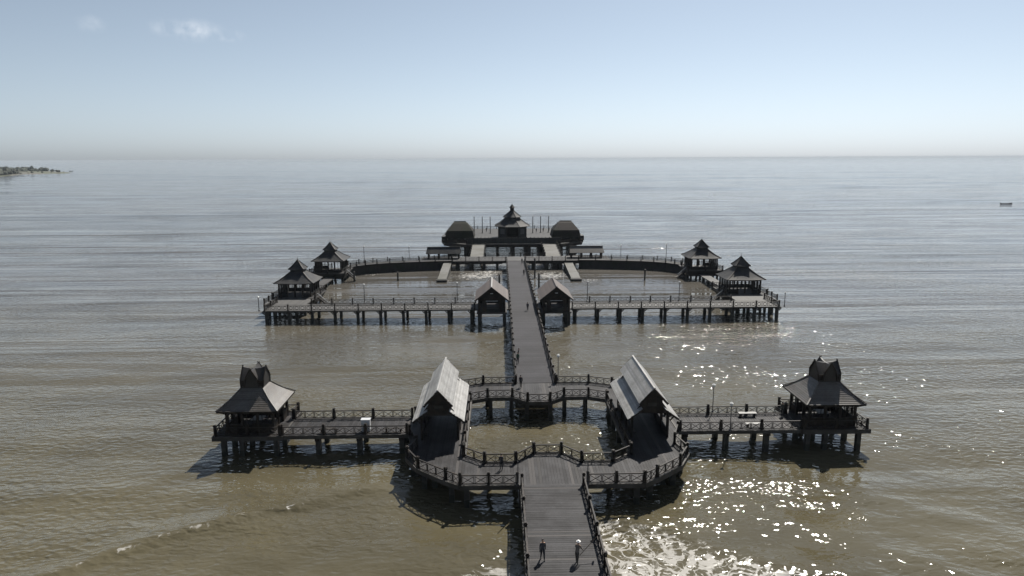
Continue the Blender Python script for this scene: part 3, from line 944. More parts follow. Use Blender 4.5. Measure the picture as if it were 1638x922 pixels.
# ------------------------------------------------------------------ long bridge out to sea
lb = thing('long_bridge', 'long straight grey bridge running out from the ring platform to sea', 'bridge')
obj('deck', prism_mesh('bridge_deck', [(-2.6, 88.75), (2.6, 88.75), (2.6, 201.2), (-2.6, 201.2)], Z - .25, Z, ['deck', 'fascia']), lb)
for x in (-2.72, 2.72):
    beam('edge_beam', lb, (x, 88.75, Z - .16), (x, 201.2, Z - .16), .22, .56, 'fascia')
for i, y in enumerate(np.arange(92, 200, 6.0)):
    for x in (-2.3, 2.3):
        pile(lb, x, y, Z - .3, .6)
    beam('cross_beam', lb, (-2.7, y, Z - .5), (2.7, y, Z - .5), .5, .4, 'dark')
for s in (-1, 1):
    railing(f'cross-braced railing on the {SIDE[s]} edge of the long bridge', [(s * 2.66, 88.9), (s * 2.66, 201)], 'X', 3.7)

# ------------------------------------------------------------------ mid cross walkway, halls and gazebos
def cross_walk(s):
    L = SIDE[s]
    wk = thing('walkway', f'long cross walkway from the {L} of the bridge to the {L} mid gazebo', 'walkway', (0, 0, 0), 0, 'cross walkways')
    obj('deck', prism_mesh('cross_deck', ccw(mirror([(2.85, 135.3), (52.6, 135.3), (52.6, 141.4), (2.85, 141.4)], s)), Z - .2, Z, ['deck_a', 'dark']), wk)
    for yy in (135.2, 141.5):
        beam('edge_beam', wk, (s * 2.9, yy, Z - .12), (s * 52.6, yy, Z - .12), .18, .28, 'fascia')
    for xx in np.arange(10.6, 53, 4.62):
        for yy in (136.1, 140.4):
            pile(wk, s * xx + (.0 if yy < 138 else .25), yy, Z - .2, .55)
        beam('cross_beam', wk, (s * xx, 135.4, Z - .36), (s * xx, 141.2, Z - .36), .6, .3, 'dark')
        mb = MB()
        for d in (-1, 1):
            mb.bar((s * xx + d * .2, 135.6, Z - .85), (s * xx + d * .7, 135.6, Z - .35), .18, .18)
        obj('bracket', mb.mesh('pile_bracket', 'pile'), wk)
    G = 'railings of the cross walkway'
    railing(f'railing with circle panels on the near edge of the {L} cross walkway', mirror([(9.9, 135.45), (52.3, 135.45)], s), 'O', 4.6, group=G)
    railing(f'railing with circle panels on the seaward edge of the {L} cross walkway', mirror([(9.9, 141.25), (44.4, 141.25)], s), 'O', 4.6, group=G)
    railing(f'short end railing with circle panels at the {L} tip of the cross walkway', mirror([(52.35, 135.6), (52.35, 143.5)], s), 'O', 4.2, group=G)
cross_walk(-1); cross_walk(1)

def mid_hall(s):
    L = SIDE[s]
    h = thing('gabled_hut', f'open hut with brown gabled roof on stilts, {L} of the long bridge', 'hut', (6.4 * s, 137, Z), 0, 'brown-roofed huts beside the long bridge')
    y0, y1 = -5.5, 5.2
    obj('floor', prism_mesh('hut_floor', [(-3.0, -5.0), (3.0, -5.0), (3.0, 4.9), (-3.0, 4.9)], -.3, .012, ['plank', 'fascia']), h)
    for xx in (-2.5, 2.5):
        for yy in (-4.6, -1.5, 1.6, 4.5):
            B('column', h, (xx, yy, 1.45), (.42, .42, 2.9), 'dark')
            pile(h, xx, yy, -.3, .6, -4.2)
    for xx in (-2.5, 2.5):
        beam('wall_plate', h, (xx, -5.0, 2.75), (xx, 4.9, 2.75), .3, .35, 'dark')
        B('side_wall', h, (xx, -3.05, .75), (.12, 2.7, 1.5), 'gazwall')
        B('side_wall', h, (xx, 3.05, .75), (.12, 2.5, 1.5), 'gazwall')
    for yy, nm in ((-4.6, 'front_rail'), (4.5, 'back_rail')):
        beam('lintel', h, (-2.6, yy, 2.55), (2.6, yy, 2.55), .25, .3, 'dark')
        beam(nm, h, (-2.5, yy, 1.0), (2.5, yy, 1.0), .1, .12, 'dark')
        B('front_panel' if yy < 0 else 'back_panel', h, (0, yy, .4), (4.6, .08, .75), 'gazwall')
        beam('white_batten', h, (-1.2, yy - .15, 2.28), (1.2, yy - .15, 2.28), .05, .1, 'white')
        B('door_jamb', h, (-1.45, yy, 1.3), (.9, .16, 2.5), 'dark')
        B('door_jamb', h, (1.75, yy, 1.3), (.7, .16, 2.5), 'dark')
    rz, ew, ez = 5.15, 3.25, 2.55
    for yy in (-4.95, 4.85):
        v = []
        for t in (-.06, .06):
            v += [(-2.6, yy + t, 2.7), (2.6, yy + t, 2.7), (0, yy + t, 4.95)]
        gw = obj('gable_wall', mesh_from('hut_gable', v, [(2, 1, 0), (3, 4, 5), (0, 1, 4, 3), (1, 2, 5, 4), (2, 0, 3, 5)], 'dark'), h)
        B('gable_vent', gw, (0, yy - .1, 3.85), (.55, .05, .14), 'white')
    mb = MB()
    for sg in (-1, 1):
        v, f = slab([(sg * ew, y0, ez), (sg * ew, y1, ez), (0, y1, rz), (0, y0, rz)], .08); mb.add(v, f)
    ro = obj('roof', mb.mesh('hut_roof', 'dark'), h)
    for sg in (-1, 1):
        boards_on_slope(ro, (sg * (ew + .06), y0 - .12, ez - .05), (sg * (ew + .06), y1 + .12, ez - .05), (0, y0 - .12, rz), (0, y1 + .12, rz), 12, 'brownroof')
        beam('barge_board', ro, (sg * (ew + .06), y0 - .1, ez - .1), (0, y0 - .1, rz - .06), .08, .26, 'dark')
    beam('ridge_cap', ro, (0, y0 - .2, rz + .12), (0, y1 + .2, rz + .12), .26, .12, 'stone' if s < 0 else 'brownroof')
mid_hall(-1); mid_hall(1)

def gazebo(loc, label, R0=4.95, eave=3.35, top=5.75, r_neck=1.5, ue_r=1.95, ue_z=6.3, apex=8.3, spire=9.3, deck_r=5.4, group='two-tier octagonal gazebos', name='gazebo', closed=False, zdeck=Z, cupola=False, flare=True, door=None):
    g = thing(name, label, 'gazebo' if not closed else 'pavilion', (loc[0], loc[1], zdeck), 0, group)
    n = 8
    a0 = math.pi / 8
    ang = [a0 + 2 * math.pi * i / n for i in range(n)]
    P = lambda r, a, z: Vector((r * math.cos(a), r * math.sin(a), z))
    if flare:
        obj('deck', prism_mesh('gazebo_deck', [(deck_r * math.cos(a), deck_r * math.sin(a)) for a in ang], -.35, .0, ['deck_x', 'fascia']), g)
        for a in ang[::1]:
            q = P(deck_r - .9, a, 0)
            pile(g, q.x, q.y, -.35, .55, -4.2)
        pile(g, 0, 0, -.35, .7, -4.2)
        mb = MB().lathe([(deck_r - .7, -1.5), (deck_r - .12, -.36)], 8, a0=a0)
        obj('base_skirt', mb.mesh('gazebo_skirt', 'wall'), g)
    wr = R0 * .78
    for i, a in enumerate(ang):
        q = P(wr, a, eave / 2)
        B('post', g, q, (.3, .3, eave), 'dark', a)
        b = ang[(i + 1) % n]
        beam('eave_beam', g, P(wr, a, eave - .1), P(wr, b, eave - .1), .2, .3, 'dark')
        mid = (a + b) / 2 if b > a else (a + b + 2 * math.pi) / 2
        if door is not None and abs((mid - door + math.pi) % (2 * math.pi) - math.pi) < .3:
            continue
        wh = (eave - .3) if closed else 1.0
        c_ = wr * math.cos(math.pi / 8)
        wl = 2 * wr * math.sin(math.pi / 8)
        q = B('wall_panel', g, P(c_, mid, wh / 2), (.12, wl - .3, wh), 'gazwall', mid)
        if closed:
            B('window', g, P(c_ + .08, mid, wh * .6), (.05, wl * .5, wh * .45), 'metal', mid)
        else:
            B('mullion', g, P(c_, mid, (wh + eave) / 2), (.1, .12, eave - wh), 'dark', mid)
            B('seat', g, P(c_ - .4, mid, .45), (.5, wl - .8, .08), 'fascia', mid)
    # roof panels
    def tier(pname, r0, z0, r1, z1, sag, m):
        K = 5
        for i in range(n):
            a, b = ang[i], ang[(i + 1) % n]
            v, f = [], []
            for k in range(K + 1):
                t = k / K
                r = r0 + (r1 - r0) * t; z = z0 + (z1 - z0) * (t * (1 - sag) + sag * t * t)
                for d in (0, -.1):
                    v += [P(r, a, z + d), P(r, b, z + d)]
            for k in range(K):
                o_ = 4 * k
                f += [(o_, o_ + 1, o_ + 5, o_ + 4), (o_ + 3, o_ + 2, o_ + 6, o_ + 7)]
            f.append((1, 0, 2, 3))
            obj(pname, mesh_from(pname, v, f, m), g)
            ridge = MB()
            pts = [v[4 * k] + Vector((0, 0, .05)) for k in range(K + 1)]
            for p_, q_ in zip(pts, pts[1:]):
                ridge.bar(p_, q_, .14, .1)
            obj('hip_cap', ridge.mesh('hip_cap', m), g)
    tier('roof_panel', R0, eave - .1, r_neck, top, .30, 'gazroof')
    mb = MB().lathe([(r_neck - .02, top - .3), (r_neck - .02, ue_z + .1)], 8, a0=a0)
    nk = obj('neck', mb.mesh('gazebo_neck', 'gazwall'), g)
    for a in ang:
        beam('neck_post', nk, P(r_neck, a, top - .1), P(r_neck, a, ue_z + .1), .14, .14, 'dark')
    tier('upper_roof_panel', ue_r, ue_z, .14, apex, .22, 'gazroof')
    mb = MB()
    if cupola:
        mb.lathe([(.75, apex - 1.4), (.75, apex + .5), (1.15, apex + .55), (.45, apex + 1.3), (.12, apex + 1.8)], 8)
    mb.lathe([(.16, apex - .1), (.2, apex + .1), (.08, apex + .25), (.11, apex + .35), (.03, apex + .5), (.02, spire)], 8)
    obj('spire', mb.mesh('spire', 'dark'), g)
    return g

def square_gazebo(x, y, s, label, door):
    g = thing('gazebo', label, 'gazebo', (x, y, Z), 0, 'two-tier square gazebos')
    D = 4.85
    obj('deck', prism_mesh('gazebo_deck', [(-D, -D), (D, -D), (D, D), (-D, D)], -.3, .0, ['deck_x', 'fascia']), g)
    mb = MB()
    n = 4
    v = [(a * (D - .9), b * (D - .9), -1.7) for a, b in ((-1, -1), (1, -1), (1, 1), (-1, 1))] + [(a * (D - .1), b * (D - .1), -.31) for a, b in ((-1, -1), (1, -1), (1, 1), (-1, 1))]
    mb.add(v, [(3, 2, 1, 0), (0, 1, 5, 4), (1, 2, 6, 5), (2, 3, 7, 6), (3, 0, 4, 7)])
    obj('base_skirt', mb.mesh('gazebo_skirt', 'wall'), g)
    for xx in (-3.6, 0, 3.6):
        for yy in (-3.6, 0, 3.6):
            pile(g, xx, yy, -1.6, .5, -4.2)
    E_, ez, T, tz = 4.35, 3.15, 1.35, 5.35
    cw = 3.45
    for k in range(4):
        a = k * math.pi / 2
        R = Matrix.Rotation(a, 3, 'Z')
        out = R @ Vector((0, -1, 0))
        beam('wall_plate', g, R @ Vector((-cw - .1, -cw, 3.0)), R @ Vector((cw + .1, -cw, 3.0)), .26, .4, 'dark')
        for t in (-1, -.5, 0, .5):
            B('post', g, R @ Vector((t * cw, -cw, 1.45)), (.3, .3, 2.9), 'dark', a)
        for i, t in enumerate((-.75, -.25, .25, .75)):
            if door == k and i in (1, 2):
                continue
            B('wall_panel', g, R @ Vector((t * cw, -cw, .42)), (cw * .5 - .3, .12, .84), 'gazwall', a)
            B('mullion', g, R @ Vector((t * cw, -cw, 1.83)), (.08, .08, 1.96), 'dark', a)
    def tier(pname, r0, z0, r1, z1, sag, lift):
        K = 6
        root = None
        for k in range(4):
            v, f = [], []
            R = Matrix.Rotation(k * math.pi / 2, 3, 'Z')
            for q in range(K + 1):
                t = q / K
                r_ = r0 + (r1 - r0) * t; z = z0 + (z1 - z0) * (t * (1 - sag) + sag * t * t)
                up_ = lift * (1 - t) ** 4
                for d in (0, -.1):
                    v += [R @ Vector((-r_, -r_, z + up_ + d)), R @ Vector((0, -r_, z + d)), R @ Vector((r_, -r_, z + up_ + d))]
            f = []
            for q in range(K):
                o_ = 6 * q
                for c in (0, 1):
                    f += [(o_ + c, o_ + c + 1, o_ + c + 7, o_ + c + 6), (o_ + c + 4, o_ + c + 3, o_ + c + 9, o_ + c + 10)]
            f += [(1, 0, 3, 4), (2, 1, 4, 5)]
            pn = obj(pname, mesh_from(pname, v, f, 'gazroof'), g)
            rb = MB()
            pts = [Vector(v[6 * q]) + Vector((0, 0, .05)) for q in range(K + 1)]
            for p_, q_ in zip(pts, pts[1:]):
                rb.bar(p_, q_, .16, .12)
            obj('hip_cap', rb.mesh('hip_cap', 'dark'), pn)
    tier('roof_panel', E_, ez - .05, T, tz, .24, .1)
    nk = obj('neck', MB().box((0, 0, 5.5), (2.6, 2.6, 1.2)).mesh('gazebo_neck', 'gazwall'), g)
    for k in range(4):
        R = Matrix.Rotation(k * math.pi / 2, 3, 'Z')
        for t in (-1.3, -.45, .45):
            q = R @ Vector((t, -1.33, 5.5))
            B('neck_post', nk, q, (.14, .14, 1.2), 'dark')
    tier('upper_roof_panel', 1.72, 5.8, .1, 7.75, .14, .12)
    mb = MB().lathe([(.16, 7.4), (.2, 7.65), (.08, 7.8), (.11, 7.9), (.04, 8.0), (.03, 8.7)], 8)
    obj('spire', mb.mesh('spire', 'dark'), g)
    return g

for s in (-1, 1):
    L = SIDE[s]
    GX, GY, HX, HY = 50.2, 152.9, 50.9, 186.0
    square_gazebo(GX * s, GY, s, f'square two-tier gazebo with pointed spire at the {L} end of the cross walkway', 0)
    square_gazebo(HX * s, HY, s, f'square two-tier gazebo with pointed spire at the {L} end of the curved sea wall', 2)
    apron = thing('apron', f'sunlit deck apron between the cross walkway and the {L} mid gazebo', 'platform', (0, 0, 0), 0, 'gazebo aprons')
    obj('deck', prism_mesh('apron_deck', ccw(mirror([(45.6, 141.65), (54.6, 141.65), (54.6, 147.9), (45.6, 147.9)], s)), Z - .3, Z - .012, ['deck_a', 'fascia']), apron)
    for xx in (46.2, 53.8):
        for yy in (142.6, 146.6):
            pile(apron, s * xx, yy, Z - .3, .5)
    railing(f'railing of balusters on the outer side of the {L} gazebo apron', mirror([(54.5, 141.9), (54.5, 147.7)], s), 'B', 3.0, group='gazebo railings')
    railing(f'railing of balusters round the {L} mid gazebo deck', mirror([(GX - 2, GY - 4.7), (GX - 4.7, GY - 4.7), (GX - 4.7, GY + 4.7), (GX + 4.7, GY + 4.7), (GX + 4.7, GY - 4.7), (GX + 2.6, GY - 4.7)], s), 'B', 4.7, group='gazebo railings')
    railing(f'railing of balusters round the {L} far gazebo deck', mirror([(HX - 4.7, HY + 2.0), (HX - 4.7, HY - 4.7), (HX + 4.7, HY - 4.7), (HX + 4.7, HY + 4.7), (HX + 1, HY + 4.7)], s), 'B', 4.7, group='gazebo railings')
    lk = thing('walkway', f'low narrow walkway linking the two {L} gazebos', 'walkway', (0, 0, 0), 0, 'gazebo link walkways')
    obj('deck', prism_mesh('link_deck', ccw(mirror([(48.9, 157.9), (51.4, 157.9), (51.4, 181.0), (48.9, 181.0)], s)), Z - 1.3, Z - 1.05, ['deck_x', 'fascia']), lk)
    for yy in np.arange(160, 180, 4.5):
        for xx in (49.3, 51):
            pile(lk, s * xx, yy, Z - 1.3, .4)
    for (gx, gy, who) in ((45.3, 150.3, 'mid'), (46.0, 183.4, 'far')):
        st = thing('stair', f'small stair with white handrail on the inner side of the {L} {who} gazebo', 'stair', (gx * s, gy, 0), 0, 'gazebo stairs')
        for i in range(8):
            B('step', st, (-s * (.15 + i * .28), 0, Z - .25 - i * .27), (.32, 1.4, .1), 'dark')
        beam('handrail', st, (0, -.7, Z + .75), (-s * 2.3, -.7, Z - 1.3), .09, .1, 'white')
        beam('stringer', st, (0, -.72, Z - .2), (-s * 2.3, -.72, Z - 2.2), .1, .25, 'dark')

# ------------------------------------------------------------------ curved sea walls with walkway on top
def arc(s):
    L = SIDE[s]
    ctrl = [(19.0, 202.3), (24, 201.7), (28.5, 200.9), (33, 199.9), (37, 198.8), (40.5, 197.4), (43.5, 195.4), (45.6, 193.2), (46.9, 191.2)]
    inner = ctrl
    outer = []
    for i, (x, y) in enumerate(ctrl):
        a = Vector(ctrl[max(i - 1, 0)]); b = Vector(ctrl[min(i + 1, len(ctrl) - 1)])
        d = (b - a).normalized()
        nrm = Vector((-d.y, d.x))
        outer.append((x + nrm.x * 3.6, y + nrm.y * 3.6))
    w = thing('sea_wall', f'curved dark sea wall with a walkway on top, {L} side of the far lagoon', 'sea wall', (0, 0, 0), 0, 'curved sea walls')
    for i in range(len(inner) - 1):
        quad = [inner[i], inner[i + 1], outer[i + 1], outer[i]]
        obj('wall_segment', prism_mesh('wall_segment', ccw(mirror(quad, s)), -1.5, Z - .12, ['wall', 'wall']), w)
        obj('deck_slab', prism_mesh('deck_slab', ccw(mirror([(p[0], p[1]) for p in quad], s)), Z - .11, Z + .05, ['deck_x', 'fascia']), w)
        a, b = inner[i], inner[i + 1]
        beam('coping', w, (s * a[0], a[1] - .12, Z - .2), (s * b[0], b[1] - .12, Z - .2), .2, .34, 'dark')
    railing(f'railing on the lagoon side of the {L} curved sea wall', [(s * p[0], p[1] + .2, Z + .05) for p in inner], 'B', 4.5, group='sea wall railings')
    railing(f'railing on the seaward side of the {L} curved sea wall', [(s * p[0], p[1], Z + .05) for p in [(o[0] , o[1] - .2) for o in outer]], 'B', 4.5, group='sea wall railings')
arc(-1); arc(1)

# ------------------------------------------------------------------ far deck, shelters, ramps, far platform
fd = thing('far_deck', 'wide cross deck at the seaward end of the long bridge', 'platform')
obj('deck', prism_mesh('far_deck_top', [(-19, 201.3), (19, 201.3), (19, 205.9), (26, 205.2), (28.6, 204.6), (28.6, 210.9), (-28.6, 210.9), (-28.6, 204.6), (-26, 205.2), (-19, 205.9)], Z - .3, Z + .008, ['deck_x', 'fascia']), fd)
beam('edge_beam', fd, (-19, 201.2, Z - .3), (19, 201.2, Z - .3), .2, .7, 'dark')
for xx in (-17.5, -13.5, -9.5, -5.5, 5.5, 9.5, 13.5, 17.5):
    for yy in (202, 206, 210):
        pile(fd, xx, yy, Z - .3, .75)
for s in (-1, 1):
    beam('cross_beam', fd, (s * 4, 202, Z - .75), (s * 19, 202, Z - .75), .5, .5, 'dark')
    railing(f'railing on the landward edge of the far cross deck, {SIDE[s]} half', [(s * 3.0, 201.5), (s * 18.8, 201.5)], 'B', 4.0, group='far railings')
railing('railing on the seaward edge of the far cross deck, between the ramps', [(-9.1, 210.7), (9.1, 210.7)], 'B', 4.0, group='far railings')

for s in (-1, 1):
    L = SIDE[s]
    sh = thing('shelter', f'long open shelter with pitched roof on posts, {L} end of the far deck', 'shelter', (21.8 * s, 207.3, Z), 0, 'far deck shelters')
    for xx in (-4.6, -1.5, 1.5, 4.6):
        for yy in (-1.3, 1.3):
            B('post', sh, (xx, yy, 1.0), (.42, .42, 2.0), 'dark')
    for yy in (-1.3, 1.3):
        beam('eave_beam', sh, (-5, yy, 1.9), (5, yy, 1.9), .2, .25, 'dark')
    for sg in (-1, 1):
        v, f = slab([(-5.3, sg * 1.9, 1.7), (5.3, sg * 1.9, 1.7), (5.0, 0, 3.5), (-5.0, 0, 3.5)], .1)
        obj('roof_slope', mesh_from('shelter_roof', v, f, 'gazroof' if s < 0 else 'pavroof'), sh)
    beam('ridge_cap', sh, (-5.1, 0, 3.55), (5.1, 0, 3.55), .25, .12, 'dark')
    B('bench', sh, (0, .9, .45), (8.5, .5, .1), 'fascia')
    rpz = lambda x, y: 2.62 + (3.9 - 2.62) * min(1, max(0, (y - 211) / 20))
    rm = thing('ramp', f'pale ramp rising to the far platform on the {L}', 'ramp', (0, 0, 0), 0, 'ramps to the far platform')
    x0, x1 = (-13.9, -9.5) if s < 0 else (9.6, 14.6)
    obj('slab', prism_mesh('ramp_slab', [(x0, 211.0), (x1, 211.0), (x1, 231.2), (x0, 231.2)], lambda x, y: rpz(x, y) - .4, rpz, ['concrete', 'dark']), rm)
    for xx in (x0 + .4, x1 - .4):
        for yy in (216, 221, 226):
            pile(rm, xx, yy, rpz(0, yy) - .35, .5)
    for xx, wh in ((x0 - .1, 'left'), (x1 + .1, 'right')):
        railing(f'railing on the {wh} edge of the {L} far ramp', [(xx, 211.2, 2.6), (xx, 231, 3.88)], 'B', 4.0, group='far railings')

# concrete slipways in the far lagoon
for s, x0, x1 in ((-1, -21.5, -19.1), (1, 14.5, 17.0)):
    sl = thing('slipway', f'low concrete slipway running into the far lagoon, {SIDE[s]} of the bridge', 'slipway', (0, 0, 0), 0, 'lagoon slipways')
    obj('slab', prism_mesh('slip_slab', [(x0, 181), (x1, 181), (x1, 201.6), (x0, 201.6)], -1.5, lambda x, y: .85 + (y - 181) / 20 * 1.2, ['concrete', 'wall']), sl)
    B('end_block', sl, ((x0 + x1) / 2, 180.4, -.1), (x1 - x0 + .4, 1.3, 1.7), 'wall')

FZ = 3.9
fp = thing('far_platform', 'large raised platform on piles at the sea end of the pier', 'platform')
FPOLY = [(-16, 231.2), (16, 231.2), (23.8, 236.5), (25.5, 246), (25.5, 268), (18, 284), (-18, 284), (-25.5, 268), (-25.5, 246), (-23.8, 236.5)]
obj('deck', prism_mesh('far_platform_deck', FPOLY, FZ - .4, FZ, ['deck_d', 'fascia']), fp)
for i in range(len(FPOLY)):
    a, b = FPOLY[i], FPOLY[(i + 1) % len(FPOLY)]
    beam('edge_beam', fp, (*a, FZ - .55), (*b, FZ - .55), .35, .9, 'dark')
beam('pale_kerb', fp, (-16, 230.95, FZ - .05), (16, 230.95, FZ - .05), .12, .24, 'fascia')
for xx in (-22, -16.5, -11, -5.5, 0, 5.5, 11, 16.5, 22):
    for yy in (233, 240, 248, 258, 268, 278):
        if abs(xx) > 17 and (yy < 238 or yy > 270):
            continue
        pile(fp, xx, yy, FZ - .4, .9)
    if abs(xx) < 17:
        beam('cross_beam', fp, (xx, 232, FZ - 1.2), (xx, 280, FZ - 1.2), .8, .5, 'dark')
hd = thing('boarded_fence', 'low dark boarded fence along the near edge of the far platform', 'fence')
for xx in np.arange(-15.6, 15.7, 1.3):
    B('panel', hd, (xx, 232.2, FZ + 1.05), (1.22, .12, 2.0 + random.uniform(-.05, .05)), 'gazwall')
    B('post', hd, (xx + .65, 232.25, FZ + 1.15), (.16, .2, 2.3), 'dark')
gazebo((0, 252.0), 'large octagonal two-tier pavilion with cupola and spire on the far platform', R0=7.0, eave=4.5, top=7.0, r_neck=3.0, ue_r=3.6, ue_z=7.6, apex=10.4, spire=14.6, name='domed_pavilion', group='far platform buildings', closed=True, zdeck=FZ, cupola=True, flare=False, door=-math.pi / 2)
for s in (-1, 1):
    L = SIDE[s]
    h = thing('hipped_hall', f'small hall with steep hipped roof on the {L} side of the far platform', 'hall', (18.6 * s, 241.5, FZ), 0, 'far platform buildings')
    for k, (cx, cy, sx, sy) in enumerate(((0, -4.2, 8.2, .2), (0, 4.2, 8.2, .2), (-4.0, 0, .2, 8.2), (4.0, 0, .2, 8.2))):
        B('wall', h, (cx, cy, 1.4), (sx, sy, 2.8), 'gazwall')
    B('door', h, (-s * 2.0, -4.35, 1.1), (1.3, .1, 2.2), 'metal')
    for xx in (-2.6, .3, 2.8):
        B('window', h, (s * xx, -4.33, 1.7), (.9, .06, .9), 'metal')
    rr, rz = 2.0, 6.9
    lv = [(5.1, 5.0, 1.5), (4.5, 4.2, 4.0), (rr + .6, 1.2, 6.3), (rr, 0.02, rz)]      # swelling hipped roof
    for (ax, ay, az), (bx, by, bz) in zip(lv, lv[1:]):
        for q in ([(-ax, -ay, az), (ax, -ay, az), (bx, -by, bz), (-bx, -by, bz)], [(ax, ay, az), (-ax, ay, az), (-bx, by, bz), (bx, by, bz)],
                  [(ax, -ay, az), (ax, ay, az), (bx, by, bz), (bx, -by, bz)], [(-ax, ay, az), (-ax, -ay, az), (-bx, -by, bz), (-bx, by, bz)]):
            v, f = slab(q, .12); obj('roof_slope', mesh_from('hip_slope', v, f, 'farroof'), h)
    B('lean_to', h, (s * 5.6, 0, 1.1), (1.6, 5.5, 1.6), 'gazwall')
    for xx in (-4.5, -1.5, 1.5, 4.5):
        B('veranda_post', h, (xx, -4.8, .8), (.3, .3, 1.6), 'dark')
    B('veranda_rail', h, (0, -4.85, .5), (9.2, .12, 1.0), 'dark')
    beam('ridge_cap', h, (-rr - .1, 0, rz + .05), (rr + .1, 0, rz + .05), .3, .16, 'dark')
    B('balcony', h, (s * 5.2, -1.5, .35), (1.6, 5.0, .9), 'dark')
for i in range(len(FPOLY)):
    a, b = FPOLY[i], FPOLY[(i + 1) % len(FPOLY)]
    if a[1] < 233 and b[1] < 233:
        continue
    side = 'seaward' if a[1] > 280 and b[1] > 280 else None
    nm = {1: 'front right corner', 2: 'right front side', 3: 'right middle side', 4: 'right back corner', 5: 'seaward edge', 6: 'left back corner', 7: 'left middle side', 8: 'left front side', 9: 'front left corner'}[i]
    railing(f'railing on the {nm} of the far platform', [(a[0] * .985, a[1] + (.3 if a[1] < 250 else -.3), FZ), (b[0] * .985, b[1] + (.3 if b[1] < 250 else -.3), FZ)], 'B', 4.0, group='far platform railings')

# ------------------------------------------------------------------ lamp posts, stakes
def lamp_post(x, y, h, label, z=Z, head=True, group='lamp posts', th=.055):
    t = thing('lamp_post', label, 'lamp post', (x, y, z), 0, group)
    obj('pole', MB().lathe([(th * 2.2, 0), (th * 2.2, .25), (th, .3), (th * .8, h)], 8).mesh('pole', 'metal'), t)
    if head:
        obj('lamp_head', MB().lathe([(.05, h), (.16, h + .06), (.19, h + .3), (.22, h + .32), (.04, h + .46)], 8).mesh('lamp_head', 'lamp'), t)
    return t
lamp_post(20.5, 76.9, 3.2, 'thin lamp post behind the right plank walkway, seaward rail')
lamp_post(20.7, 71.2, 3.0, 'thin lamp post at the near rail of the right plank walkway')
lamp_post(-3.25, 59.0, 2.5, 'thin post at the left corner where footbridge meets ring platform', head=False)
lamp_post(3.25, 59.0, 2.5, 'thin post at the right corner where footbridge meets ring platform', head=False)
lamp_post(3.1, 89.6, 3.3, 'thin lamp post at the right foot of the long bridge')
for s in (-1, 1):
    L = SIDE[s]
    lamp_post(s * 13.8, 141.9, 4.0, f'lamp post on the {L} cross walkway close to the brown-roofed hut', th=.08)
    lamp_post(s * 33.4, 141.9, 3.8, f'lamp post halfway along the {L} cross walkway', th=.08)
    lamp_post(s * 53.3, 135.2, 2.6, f'lamp post at the {L} tip of the cross walkway', th=.08)
    lamp_post(s * 44.5, 199.3, 4.6, f'lamp post with pale head on the {L} curved sea wall', th=.09)
    lamp_post(s * 32.0, 204.6, 3.8, f'lamp post on the {L} curved sea wall near the shelter', th=.08)
    for i, (x, wh) in enumerate(((8.3, 'nearest the domed pavilion'), (11.4, 'second from the domed pavilion'), (14.6, 'nearest the hipped hall'))):
        lamp_post(s * x, 266 + i, 6.3, f'tall pole on the {L} of the far platform, {wh}', z=FZ, th=.17, group='tall poles on the far platform')
for x, y, h, lab in ((-44.1, 182.6, 2.6, 'dark mooring stake in the left half of the far lagoon, by the gazebo'), (-32.4, 183.0, 2.4, 'dark mooring stake in the middle of the left far lagoon'),
                     (34.4, 181.0, 2.9, 'dark mooring stake in the right half of the far lagoon'), (-4.9, 177.0, 2.6, 'dark stake in the water left of the long bridge'),
                     (4.9, 185.2, 5.6, 'tall dark stake right of the long bridge, further one'), (5.2, 171.0, 3.8, 'dark stake right of the long bridge, nearer one')):
    t = thing('mooring_stake', lab, 'stake', (x, y, 0), 0, 'mooring stakes')
    obj('shaft', MB().lathe([(.24, -1.5), (.22, h - .3), (.19, h)], 8).mesh('stake', 'pile'), t)
    obj('cap', MB().lathe([(.26, h), (.26, h + .12), (.1, h + .2)], 8).mesh('stake_cap', 'dark'), t)

# ------------------------------------------------------------------ cabinet and benches on the near walkways
cb = thing('cabinet', 'white metal cabinet standing on the left plank walkway', 'cabinet', (-19.9, 72.6, Z))
obj('body', MB().box((0, 0, .75), (.95, .6, 1.3)).box((0, 0, .05), (.85, .5, .1)).mesh('cabinet_body', 'white'), cb)
B('door', cb, (0, -.315, .75), (.85, .03, 1.18), 'white')
B('lid', cb, (0, 0, 1.43), (1.05, .7, .06), 'white')
B('handle', cb, (.3, -.345, .8), (.04, .03, .2), 'metal')
for x, y, lab in ((24.2, 75.6, 'pale-topped bench by the seaward rail of the right walkway'), (23.9, 72.4, 'pale-topped bench by the near rail of the right walkway'),
                  (-24.0, 72.3, 'dark-legged bench at the near rail of the left walkway, next to the pavilion'), (-16.8, 72.3, 'dark-legged bench at the near rail of the left walkway, next to the hall')):
    b_ = thing('bench', lab, 'bench', (x, y, Z), 0, 'walkway benches')
    tm = 'stone' if x > 0 else 'dark'
    for k in range(3):
        B('seat_slat', b_, (0, -.2 + k * .2, .47), (2.1, .18, .06), tm)
    for sx in (-.8, .8):
        B('leg', b_, (sx, 0, .22), (.12, .5, .44), 'dark')

